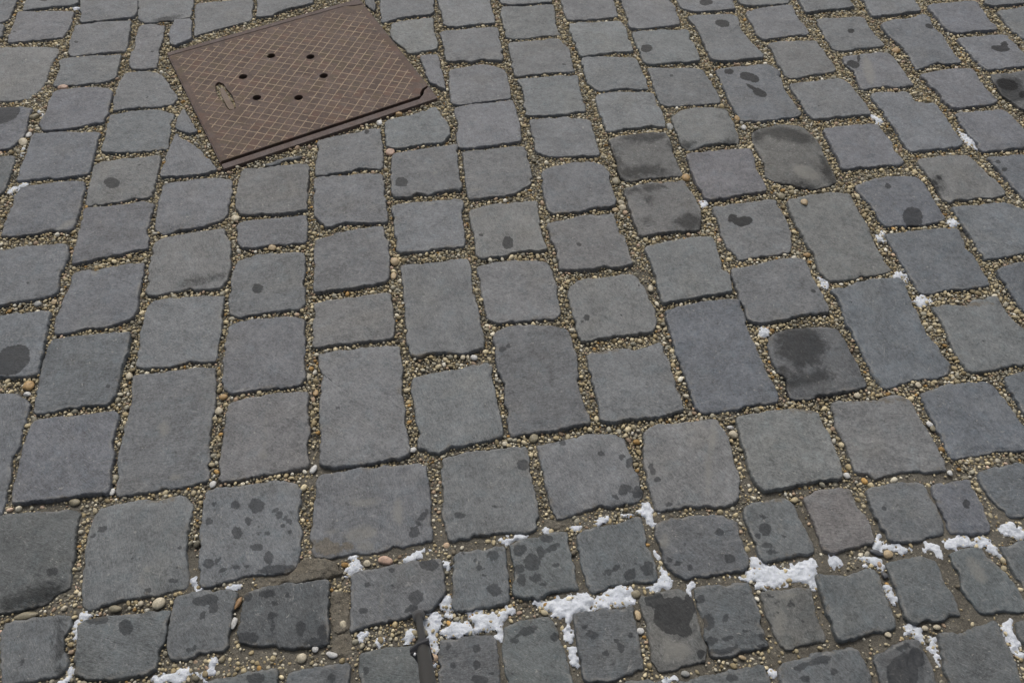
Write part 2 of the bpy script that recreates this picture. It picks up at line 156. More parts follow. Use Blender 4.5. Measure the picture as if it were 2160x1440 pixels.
P1 v|1606,1247 1625,1242 1657,1241 1708,1237 1717,1265 1727,1300 1743,1345 1720,1352 1682,1362 1665,1369 1647,1360 1630,1330 1618,1295 1607,1265|small mottled brownish cobblestone with dark nicks below a snow patch|small mottled brownish stone
P2 g|1722,1212 1745,1211 1782,1212 1827,1197 1850,1202 1860,1227 1872,1260 1885,1287 1892,1312 1890,1327 1857,1332 1820,1340 1782,1350 1765,1347 1752,1312 1735,1260||
P3 g|1870,1187 1882,1180 1907,1177 1945,1167 1972,1177 1982,1195 1995,1227 2012,1257 2030,1292 2020,1300 1970,1312 1925,1315 1910,1302 1897,1255 1880,1220||
P4 g|1997,1167 2020,1157 2050,1151 2077,1155 2087,1172 2110,1192 2130,1212 2152,1245 2180,1280 2160,1287 2095,1292 2070,1294 2050,1267 2030,1240 2020,1200||
P5 g|2112,1150 2130,1145 2180,1140 2230,1190 2250,1240 2200,1250 2172,1255 2147,1217 2130,1185 2115,1160||
P6 g|1640,1410 1657,1397 1702,1385 1715,1375 1757,1367 1800,1363 1817,1377 1830,1397 1842,1435 1855,1510 1660,1525 1648,1450||
P7 d|1848,1380 1872,1370 1895,1352 1920,1345 1940,1352 1952,1375 1967,1402 1982,1445 1995,1510 1870,1525 1860,1450 1850,1410|black wet cobblestone with chisel scars at the bottom edge|black chiselled stone
P8 g|1982,1337 1995,1331 2040,1330 2057,1317 2100,1310 2110,1327 2122,1350 2135,1375 2145,1400 2157,1430 2170,1500 2010,1520 1998,1440 1985,1380||
P9 g|2143,1310 2160,1305 2215,1295 2250,1390 2200,1400 2170,1385 2150,1340||
'''
# dark wet marks: x y rx ry rotation (photo pixels, degrees)
WET = '''
235,384,17,11,0 10,240,34,17,-20 310,205,4,2,-30 25,760,42,30,-30 543,608,11,11,0 847,386,14,10,0 774,277,5,5,0
1071,512,12,14,0 1016,496,4,3,0 1221,516,5,4,0 1568,467,20,10,-10 1545,460,10,8,0 1364,102,13,9,0 1524,50,16,8,8
1490,4,14,8,0 1538,151,10,6,0 1577,161,18,9,10 1592,166,10,8,10 1602,195,16,8,25 1582,182,10,4,30 1655,161,2,2,0
1795,64,8,5,15 1960,57,9,5,20 2110,103,20,6,5 2118,96,8,8,0 1800,135,14,8,20 1811,123,3,12,0 2125,178,24,12,15 2158,200,9,8,0
1759,207,3,2,0 1728,223,3,2,0 2105,342,7,4,40 2118,358,5,4,0 1190,136,4,2,0 1145,125,2,1,0 1416,159,4,3,0 1926,457,22,21,0 1874,391,7,6,10 1899,421,4,2,0
1973,385,7,3,40 1981,374,7,3,40 1978,396,4,3,0 1715,615,5,3,10 1793,637,4,3,0 2074,719,6,4,0 1780,705,3,5,0 1775,692,2,4,0
92,0,9,3,0 30,67,3,2,0 160,88,5,2,-10 227,94,2,2,0 293,346,4,2,0 320,108,3,2,0 60,597,5,3,0 228,815,6,4,0
713,859,5,4,0 726,889,3,3,0 760,857,3,4,0 1238,669,6,6,0 1228,678,4,3,0 1311,664,3,2,0 1060,738,8,6,-20 1072,730,5,6,20 1348,602,2,2,0
217,1115,11,8,-30 280,1179,4,4,0 310,1244,6,4,0 378,1196,8,3,0 365,1222,10,4,0 380,1153,4,3,-45 196,1130,8,4,-30 110,1205,14,8,-15 100,1228,14,4,10
501,1122,11,13,0 523,1097,9,9,0 541,1064,17,16,0 496,1063,10,9,0 451,1061,4,4,0 440,1100,8,9,20 440,1187,12,11,-20 460,1181,5,9,20
497,1194,11,5,0 518,1192,7,4,-10 470,1200,9,3,-20 543,1108,5,6,0 543,1124,4,4,0 562,1123,7,5,0 588,1085,6,8,50 601,1090,5,6,30 610,1098,6,6,0
612,1120,5,5,-30 596,1108,5,4,0 541,1153,14,7,10 566,1175,11,14,10 580,1198,40,9,-8 580,1075,3,8,60
874,1122,11,13,25 881,1103,9,5,25 889,1094,7,4,0 895,1085,8,4,-45 900,1078,4,5,0 1104,978,13,12,20 967,1086,10,6,20 980,1086,5,5,0 1042,1068,5,4,0
1187,932,7,7,30 1268,957,8,5,0 1312,963,5,7,40 1328,975,7,11,20 1318,1032,16,10,-20 1345,1035,10,14,20 1297,1048,8,4,30 1388,1012,7,5,0 1411,1063,8,5,0 1378,995,5,7,30 1374,985,5,9,0 1404,1022,3,5,-30
1122,1185,18,18,0 1152,1135,16,9,20 1097,1160,16,12,0 1165,1155,18,7,-25 1130,1218,14,9,0 1100,1222,10,14,0 1172,1192,8,5,0 1140,1165,8,14,0 1095,1200,10,10,0 1145,1232,9,4,0
1366,1198,13,15,0 1330,1210,14,11,0 1285,1205,14,6,-20 1300,1196,10,6,-20 1341,1186,4,4,0 1517,1124,9,7,0 1540,1118,8,3,0 1538,1178,11,10,0 1456,1197,6,5,0 1412,1180,5,8,-30 1430,1188,7,6,0
1613,1117,13,14,0 1611,1090,10,4,0 1600,1130,8,6,0 1618,1150,12,6,0 1630,1165,16,6,0 1655,1130,6,4,0 2040,1063,8,10,10 1865,1073,5,4,0
1038,1170,14,9,20 1010,1190,3,12,0 1003,1182,5,4,0 1012,1198,10,3,0 1043,1243,17,12,20 975,1165,6,5,0 1020,1212,5,5,0
905,1190,22,14,10 878,1258,16,15,-20 866,1284,16,7,-20 775,1233,8,4,0 826,1203,6,5,0 827,1234,5,4,0 766,1287,9,7,0 823,1308,6,4,0
575,1298,10,9,0 577,1315,5,18,10 636,1322,11,14,0 633,1335,8,8,0 565,1253,18,8,0 610,1258,8,7,0 580,1274,8,5,0 668,1352,28,8,-10 520,1345,24,12,0 525,1260,8,10,30 680,1335,10,16,0
46,1396,6,8,20 265,1322,17,15,-35 205,1305,25,12,0 225,1345,5,3,-30 211,1381,4,6,0 252,1357,4,3,0 268,1356,3,3,0
435,1265,28,12,-8 450,1282,10,10,0 427,1297,4,10,15 410,1365,5,8,30 397,1370,6,4,0 700,1430,8,12,0 540,1430,20,12,0
772,1412,6,8,0 1005,1367,9,10,0 945,1362,6,7,0 1005,1400,7,9,0 1012,1430,18,10,0 955,1400,4,6,0 1035,1418,8,6,0 1110,1330,26,9,-20 1170,1340,7,9,0 1085,1350,8,6,0
1310,1367,7,10,-20 1300,1350,6,5,0 1277,1376,7,6,0 1250,1338,14,8,0 1330,1338,4,5,0 1232,1320,6,4,0 1265,1325,5,4,0 1290,1400,7,4,0
1420,1296,42,40,15 1380,1264,22,17,0 1455,1275,14,25,0 1480,1378,9,10,0 1485,1395,6,8,0 1445,1330,14,14,0
1495,1310,13,16,0 1478,1262,9,9,0 1530,1303,7,11,20 1500,1350,13,9,0 1518,1374,26,7,0 1553,1362,7,6,0 1575,1330,11,2,0 1607,1342,7,9,-30 1535,1345,12,5,-20 1545,1345,3,3,0 1540,1368,12,6,-10 1605,1362,9,4,0
1545,1430,14,8,0 1672,1272,9,3,40 1686,1290,8,3,50 1640,1268,6,4,0 1643,1290,4,3,0 1664,1275,5,4,0 1625,1256,10,4,20 1695,1310,4,2,30
1905,1420,34,46,10 1935,1385,16,20,-30 1905,1365,14,8,-20 1730,1392,26,9,-15 1690,1405,14,8,-20 1760,1415,9,7,0 1700,1430,10,8,0
'''
# soft damp shading: same format
DAMP = '''
1660,284,62,17,12 1750,365,12,42,-28 1600,285,14,14,0 1690,392,60,8,8 1690,730,58,44,15 1700,800,58,20,-8 1650,800,20,30,0 60,1260,90,22,-12 125,1362,16,60,0 420,590,50,6,-10
1425,300,16,16,0 1440,305,24,10,0 1540,300,16,9,0 1300,350,14,40,-15 1360,290,50,12,-4 1350,360,60,14,-4 1455,470,34,18,0 1360,400,50,8,-5 1370,420,9,10,0 1366,470,10,7,0
2130,190,40,30,10
355,38,30,7,-10 1975,390,18,22,30
'''
PALE = '''
199,571,9,7,0 1674,974,9,6,-40 1034,1027,8,4,-5 906,430,13,4,0 1402,1142,13,17,0 1503,925,11,42,5 1495,985,9,60,3 760,1125,40,18,-10 700,1120,16,6,0 770,1150,22,14,0 140,476,26,8,-28
1832,148,13,32,-15 1700,365,32,14,15 805,1265,4,42,3 298,1225,6,10,15 312,1200,8,8,0 345,905,14,18,0 370,1005,18,8,-10 555,960,14,8,0 560,905,3,44,4
917,366,8,4,0 1648,1115,6,12,0 1660,1255,22,10,-5 1645,1310,16,30,0 1430,1370,30,24,0 230,278,6,8,0 221,300,5,6,0 1410,1370,14,30,0 2060,1200,16,36,-35
1005,400,14,4,0 840,1080,14,30,0 770,1060,36,10,-5 2000,420,10,5,0 1640,545,14,3,-10 
'''
SNOW = '''
162,1302 172,1290 195,1288 207,1292 205,1297 187,1303 174,1315 164,1330 155,1350 152,1345 158,1320
125,1442 132,1420 145,1406 150,1416 142,1435 135,1447
320,1437 335,1420 350,1422 370,1408 398,1410 398,1422 375,1437 345,1436 335,1445
402,1424 430,1410 445,1390 452,1395 453,1418 430,1432 405,1430
400,1237 405,1215 412,1212 417,1235 425,1240 410,1246
470,1238 490,1231 506,1232 500,1238 480,1243
740,1180 755,1173 758,1190 768,1200 750,1210 735,1217 725,1214 732,1195
850,1180 870,1165 882,1153 893,1156 893,1172 875,1182 855,1185
895,1155 905,1150 912,1158 905,1162
935,1180 945,1176 951,1190 943,1196 936,1188
755,1338 775,1330 780,1335 767,1348 758,1352
790,1354 812,1345 818,1350 800,1360
848,1345 862,1325 874,1333 870,1345 860,1350
893,1300 920,1292 930,1300 925,1320 915,1335 923,1345 923,1370 920,1402 912,1398 905,1372 900,1342 893,1318
930,1272 943,1252 950,1250 952,1285 962,1300 955,1305 943,1296 932,1282
930,1337 950,1312 965,1307 985,1312 997,1325 985,1337 960,1339
985,1300 1010,1288 1035,1295 1055,1285 1080,1280 1086,1290 1070,1300 1060,1320 1061,1350 1050,1346 1045,1332 1030,1328 1010,1331 998,1320
1050,1137 1070,1130 1110,1127 1114,1133 1090,1140 1078,1144 1058,1147
1130,1268 1160,1262 1200,1250 1230,1240 1245,1248 1262,1253 1300,1236 1336,1232 1340,1250 1336,1274 1300,1279 1262,1282 1240,1287 1211,1298 1206,1310 1206,1332 1209,1346 1198,1346 1192,1325 1189,1305 1172,1299 1148,1284
1199,1362 1208,1358 1214,1375 1220,1400 1212,1398 1204,1385
1375,1230 1390,1215 1395,1198 1406,1201 1414,1220 1411,1238 1390,1243 1370,1239 1350,1241
1308,1086 1340,1076 1355,1070 1364,1053 1376,1069 1381,1082 1392,1087 1386,1101 1381,1114 1370,1111 1365,1092 1350,1084 1325,1087
1203,1113 1220,1103 1236,1104 1232,1112 1212,1121
1253,1096 1268,1088 1283,1091 1277,1100 1260,1106
1147,1110 1160,1112 1164,1120 1152,1122
1380,1158 1388,1158 1394,1172 1397,1184 1386,1183 1380,1170
1449,1225 1467,1222 1468,1237 1460,1257 1452,1252
1538,1216 1565,1210 1580,1200 1585,1178 1600,1174 1611,1185 1625,1190 1650,1195 1680,1185 1712,1177 1722,1190 1733,1200 1724,1214 1722,1236 1710,1238 1690,1226 1660,1231 1640,1236 1620,1240 1598,1243 1592,1226 1570,1224
1744,1180 1760,1167 1772,1175 1775,1191 1760,1196
1804,1175 1830,1168 1850,1172 1869,1185 1870,1202 1858,1206 1845,1194 1820,1189
1843,1152 1857,1123 1867,1135 1885,1142 1910,1149 1932,1155 1928,1163 1900,1166 1880,1161 1860,1159
1943,1140 1965,1131 1995,1137 2020,1129 2045,1126 2055,1134 2086,1127 2092,1145 2110,1150 2113,1166 2105,1174 2090,1161 2080,1151 2050,1149 2020,1157 2001,1166 1990,1181 1980,1176 1970,1168 1953,1160
2108,1112 2125,1099 2145,1104 2165,1118 2180,1130 2140,1133 2120,1126
1868,1235 1878,1231 1886,1255 1898,1265 1890,1276 1880,1266 1872,1250
1908,1321 1920,1317 1940,1321 1947,1335 1952,1352 1940,1347 1925,1336 1910,1331
1960,1345 1975,1339 1983,1360 1981,1380 1989,1405 1982,1413 1970,1397 1961,1375
2112,1325 2130,1304 2139,1320 2151,1355 2162,1380 2150,1384 2128,1355
1394,1430 1410,1419 1429,1425 1426,1435 1405,1441
1621,1416 1632,1409 1639,1420 1630,1427
1849,492 1865,486 1871,500 1863,511 1852,504
1889,574 1905,569 1919,590 1906,599 1891,589
1929,628 1945,619 1961,625 1959,640 1945,647 1931,639
1727,586 1738,587 1753,600 1740,604
2002,465 2015,457 2023,470 2010,477
1841,243 1855,244 1864,256 1855,262
2021,269 2035,279 2058,299 2061,313 2045,306 2029,293
1599,690 1612,684 1625,692 1621,707 1604,709
1474,421 1485,420 1493,430 1485,435 1476,429
14,404 25,393 48,385 56,387 45,396 22,408
154,15 165,14 166,22 157,24
80,231 88,237 91,244 82,241
41,315 50,311 52,322 44,328
'''
# larger single pebbles: x y rx ry rotation colour description
PEB = '''
60,814,12,11,0 orange|rounded orange pebble
57,831,8,5,0 white|chalk white pebble
1000,754,8,6,25 white|smooth white pebble
976,753,6,6,0 cream|cream pebble
987,753,4,5,0 cream|small cream pebble
1548,916,11,9,0 cream|large cream pebble
1541,901,8,4,0 white|flat white pebble
1126,924,9,11,30 olive|olive brown pebble
1341,1252,10,10,0 olive|round olive pebble
1345,1297,7,12,-10 tan|long tan pebble
1351,1330,8,8,0 white|whitish pebble
813,1182,16,11,10 pink|large pinkish brown pebble
775,1188,9,8,30 cream|cream pebble
636,1387,11,12,-20 cream|large cream pebble
700,1380,13,8,10 white|oval whitish pebble
335,1272,14,13,-40 cream|big two tone tan pebble
297,1272,6,6,0 cream|cream pebble
243,1283,14,8,0 olive|squarish olive brown pebble
55,1298,25,9,-12 olive|long flat brown stone
135,1282,7,6,-20 cream|cream pebble
494,1312,6,16,8 white|long glassy white pebble
502,1272,6,16,18 brown|long orange brown pebble
1890,107,9,5,10 orange|flat orange pebble
1555,250,6,6,0 orange|orange pebble
1569,269,6,6,0 white|white pebble
1412,268,8,8,0 grey|grey pebble
1697,427,8,7,0 tan|loose tan pebble lying on top
1647,414,9,7,0 olive|brown grey pebble
1702,538,8,5,-10 orange|orange pebble
1873,1169,11,10,-20 tan|blocky tan chip
1850,1165,15,6,20 slate|dark slate chip
1867,1214,8,8,0 slate|dark slate chip
1787,1003,8,7,20 white|pale cream pebble
2004,997,6,6,0 white|white pebble
1447,375,9,8,0 orange|orange brown pebble
1300,382,9,8,0 olive|brown grey pebble
1309,428,8,5,-10 cream|cream pebble
1313,438,8,6,-30 cream|cream pebble
1298,443,7,5,-20 tan|tan pebble
1372,608,6,8,0 cream|oval cream pebble
833,552,10,9,0 tan|tan pebble
830,582,6,8,0 tan|dull tan pebble
496,460,9,8,-10 cream|cream pebble
574,523,9,7,0 tan|tan pebble
80,641,8,6,0 grey|pale grey pebble
114,637,6,6,0 tan|yellowish pebble
666,829,6,8,0 orange|orange tan pebble
871,949,8,6,-30 white|white pebble
462,866,9,9,0 cream|cream pebble
471,837,9,6,-15 orange|amber pebble
273,793,8,8,0 cream|cream and orange pebble
237,1037,6,8,0 white|white pebble
157,1059,12,8,0 olive|dull olive pebble
449,1021,7,8,20 white|whitish pebble
661,989,7,11,20 white|grey white pebble
49,300,9,9,-30 cream|cream pebble
61,285,6,6,0 white|whitish pebble
73,246,10,6,-10 olive|brown grey pebble
133,185,11,5,-5 pink|long pinkish pebble
823,321,10,8,0 pink|pinkish tan pebble
841,242,8,5,-10 orange|amber pebble
801,259,7,6,0 white|whitish pebble
1976,1322,8,6,0 cream|cream pebble
1951,1324,7,6,0 cream|cream pebble
1873,1338,7,7,0 cream|cream pebble
1933,906,7,6,0 olive|olive pebble
1808,834,7,6,0 cream|cream pebble
1937,812,6,7,0 cream|cream pebble
724,1316,7,9,-20 cream|cream pebble
665,1368,7,8,0 white|whitish pebble
1445,1420,10,7,10 grey|pale grey pebble
1566,1386,8,5,20 tan|yellowish pebble
1961,894,7,7,0 white|grey white pebble
1968,904,6,6,0 olive|olive grey pebble
'''
MORTAR = '''
607,1220 622,1202 637,1180 665,1175 702,1180 715,1200 722,1207 690,1217 652,1223 615,1231|rough brown mortar lump wedged above the dark triangular marked stone
697,1248 735,1246 734,1327 698,1329|brown upright mortar slab left of the wide stone by the tripod
700,1333 738,1331 741,1375 720,1382 701,1377|short brown mortar slab just below the upright one
540,1213 606,1209 602,1230 542,1240|flat brown mortar patch under the big blotched stone
1150,1092 1200,1092 1208,1100 1190,1108 1170,1112 1150,1108|pale grey mortar flake under the damp rounded corner stone
'''

# soil trodden onto stone tops: same format
SOIL = '''
690,1152,34,20,10 735,1150,16,9,0 668,1160,12,14,0 1690,864,55,7,4 1850,842,70,7,0 1400,1096,40,6,-8 615,1205,20,8,-10 1640,1052,30,5,0 510,1012,30,5,-6 1480,880,40,5,-5
905,750,60,6,0 1280,740,40,5,-10 340,1052,30,7,-10 2050,640,50,5,0 1190,448,40,5,0 160,1052,50,5,-4
'''
import bpy, math, random
import numpy as np
from mathutils import Vector, Matrix
from mathutils.geometry import tessellate_polygon

scene = bpy.context.scene
COL = scene.collection
rng = np.random.default_rng(7)
random.seed(7)

# ------------------------------------------------------------------ camera
CX, CY, F = 1080.0, 720.0, 1750.0
H = 1.42
PITCH = math.radians(51.9)
cam_d = bpy.data.cameras.new('camera')
cam = bpy.data.objects.new('camera', cam_d)
COL.objects.link(cam)
cam.location = (0, 0, H)
cam.rotation_euler = (math.pi / 2 - PITCH, 0, 0)
cam_d.sensor_width = 36.0
cam_d.sensor_fit = 'HORIZONTAL'
cam_d.lens = 36.0 * F / 2160.0
cam_d.clip_start = 0.02
cam_d.clip_end = 500
scene.camera = cam
FW = np.array([0, math.cos(PITCH), -math.sin(PITCH)])
UP = np.array([0, math.sin(PITCH), math.cos(PITCH)])
RT = np.array([1.0, 0, 0])
EYE = np.array([0, 0, H])


def ray(px, py):
    return FW * F + RT * (px - CX) + UP * (CY - py)


def ground(pts, z=0.0):
    """photo pixels (N,2) -> points on the plane at height z (N,2)"""
    p = np.asarray(pts, float)
    d = FW[None] * F + RT[None] * (p[:, :1] - CX) + UP[None] * (CY - p[:, 1:2])
    t = (z - H) / d[:, 2]
    return d[:, :2] * t[:, None]


def at_depth(px, py, depth):
    return EYE + ray(px, py) * (depth / F)


def to_pix(P):
    P = np.asarray(P, float)
    if P.shape[1] == 2:
        P = np.c_[P, np.zeros(len(P))]
    d = P - EYE
    dep = d @ FW
    return np.c_[CX + F * (d @ RT) / dep, CY - F * (d @ UP) / dep], dep


# ------------------------------------------------------------------ helpers
def h2(ix, iy, seed):
    n = (ix.astype(np.int64) * 374761393 + iy.astype(np.int64) * 668265263 + seed * 974634777) & 0x7fffffff
    n = ((n ^ (n >> 13)) * 1274126177) & 0x7fffffff
    n = n ^ (n >> 16)
    return (n & 0xffff) / 65535.0


def vnoise(x, y, seed=0):
    """value noise, -1..1"""
    ix = np.floor(x); iy = np.floor(y)
    fx = x - ix; fy = y - iy
    fx = fx * fx * (3 - 2 * fx); fy = fy * fy * (3 - 2 * fy)
    a = h2(ix, iy, seed); b = h2(ix + 1, iy, seed); c = h2(ix, iy + 1, seed); d = h2(ix + 1, iy + 1, seed)
    return 2 * ((a * (1 - fx) + b * fx) * (1 - fy) + (c * (1 - fx) + d * fx) * fy) - 1


def poly_dist(P, poly):
    """signed distance (+ inside) of points P (N,2) to closed polygon"""
    A = poly; B = np.roll(poly, -1, 0)
    d2 = np.full(len(P), 1e9)
    ins = np.zeros(len(P), bool)
    for a, b in zip(A, B):
        e = b - a
        w = P - a
        t = np.clip((w @ e) / max(e @ e, 1e-12), 0, 1)
        q = w - t[:, None] * e
        d2 = np.minimum(d2, (q * q).sum(1))
        c = ((a[1] > P[:, 1]) != (b[1] > P[:, 1]))
        if abs(e[1]) > 1e-12:
            ins ^= c & (P[:, 0] < e[0] * (P[:, 1] - a[1]) / e[1] + a[0])
    d = np.sqrt(d2)
    return np.where(ins, d, -d)


def smooth_outline(p, step, sharp=0.5):
    """closed Catmull-Rom through p, resampled every step metres"""
    n = len(p)
    out = []
    for i in range(n):
        p0, p1, p2, p3 = p[i - 1], p[i], p[(i + 1) % n], p[(i + 2) % n]
        m1 = (p2 - p0) * 0.5 * sharp; m2 = (p3 - p1) * 0.5 * sharp
        L = np.linalg.norm(p2 - p1)
        lim = lambda m: m * min(1, L / max(np.linalg.norm(m), 1e-9))
        m1 = lim(m1); m2 = lim(m2)
        t = np.linspace(0, 1, 9)[:-1, None]
        out.append((2 * t**3 - 3 * t**2 + 1) * p1 + (t**3 - 2 * t**2 + t) * m1 + (-2 * t**3 + 3 * t**2) * p2 + (t**3 - t**2) * m2)
    q = np.vstack(out)
    seg = np.linalg.norm(np.roll(q, -1, 0) - q, axis=1)
    s = np.r_[0, np.cumsum(seg)]
    m = max(16, int(s[-1] / step))
    u = np.linspace(0, s[-1], m, endpoint=False)
    qq = np.vstack([q, q[:1]])
    return np.c_[np.interp(u, s, qq[:, 0]), np.interp(u, s, qq[:, 1])]


def ccw(p):
    a = 0.5 * np.sum(p[:, 0] * np.roll(p[:, 1], -1) - np.roll(p[:, 0], -1) * p[:, 1])
    return p if a > 0 else p[::-1]


def mesh_obj(name, V, faces, mat, parent=None, loc=None, smooth=True, attrs=None, colors=None):
    me = bpy.data.meshes.new(name)
    if isinstance(faces, np.ndarray):
        nf, k = faces.shape
        me.vertices.add(len(V)); me.vertices.foreach_set('co', np.asarray(V, np.float32).ravel())
        me.loops.add(nf * k); me.loops.foreach_set('vertex_index', faces.astype(np.int32).ravel())
        me.polygons.add(nf); me.polygons.foreach_set('loop_start', np.arange(0, nf * k, k, dtype=np.int32))
        me.update(calc_edges=True)
    else:
        me.from_pydata([tuple(v) for v in V], [], faces)
    me.polygons.foreach_set('use_smooth', np.full(len(me.polygons), smooth))
    if attrs:
        for k, v in attrs.items():
            a = me.attributes.new(k, 'FLOAT', 'POINT'); a.data.foreach_set('value', np.asarray(v, np.float32))
    if colors is not None:
        a = me.attributes.new('tint', 'FLOAT_COLOR', 'POINT'); a.data.foreach_set('color', np.asarray(colors, np.float32).ravel())
    me.validate()
    me.update()
    me.materials.append(mat)
    o = bpy.data.objects.new(name, me)
    COL.objects.link(o)
    if parent: o.parent = parent
    if loc is not None: o.location = loc
    return o


def tag(o, label=None, cat=None, group=None, kind=None):
    if label: o['label'] = label
    if cat: o['category'] = cat
    if group: o['group'] = group
    if kind: o['kind'] = kind
    return o


def empty(name, loc):
    o = bpy.data.objects.new(name, None)
    COL.objects.link(o); o.location = loc; o.empty_display_size = 0.05
    return o


class NT:
    def __init__(self, name):
        self.m = bpy.data.materials.new(name); self.m.use_nodes = True
        self.t = self.m.node_tree; self.n = self.t.nodes; self.l = self.t.links
        self.b = self.n['Principled BSDF']

    def N(self, typ, **kw):
        n = self.n.new('ShaderNode' + typ)
        for k, v in kw.items(): setattr(n, k, v)
        return n

    def put(self, v, sock):
        if isinstance(v, (int, float)): sock.default_value = v
        elif isinstance(v, tuple):
            sock.default_value = v if len(v) == len(sock.default_value) else (*v, 1)
        else: self.l.new(v, sock)

    def noise(self, vec, scale, detail=4, rough=0.55, dist=0.0):
        n = self.N('TexNoise'); self.l.new(vec, n.inputs['Vector'])
        n.inputs['Scale'].default_value = scale; n.inputs['Detail'].default_value = detail
        n.inputs['Roughness'].default_value = rough; n.inputs['Distortion'].default_value = dist
        return n.outputs['Fac']

    def math(self, op, a, b=0.0, c=0.0):
        n = self.N('Math', operation=op)
        for i, v in enumerate((a, b, c)): self.put(v, n.inputs[i])
        return n.outputs[0]

    def ramp(self, v, lo, hi, a=0.0, b=1.0, smooth=True):
        n = self.N('MapRange'); n.interpolation_type = 'SMOOTHSTEP' if smooth else 'LINEAR'
        self.put(v, n.inputs[0])
        for i, x in enumerate((lo, hi, a, b)): self.put(x, n.inputs[1 + i])
        return n.outputs[0]

    def mix(self, f, a, b, blend='MIX'):
        n = self.N('Mix', data_type='RGBA', blend_type=blend)
        self.put(f, n.inputs[0]); self.put(a, n.inputs[6]); self.put(b, n.inputs[7])
        return n.outputs[2]

    def scale(self, col, f):
        n = self.N('VectorMath', operation='SCALE')
        self.put(col, n.inputs[0]); self.put(f, n.inputs[3])
        return n.outputs[0]

    def bump(self, h, strength, dist):
        n = self.N('Bump'); n.inputs['Strength'].default_value = strength; n.inputs['Distance'].default_value = dist
        self.put(h, n.inputs['Height']); self.l.new(n.outputs[0], self.b.inputs['Normal'])

    def attr(self, name):
        n = self.N('Attribute'); n.attribute_name = name
        return n


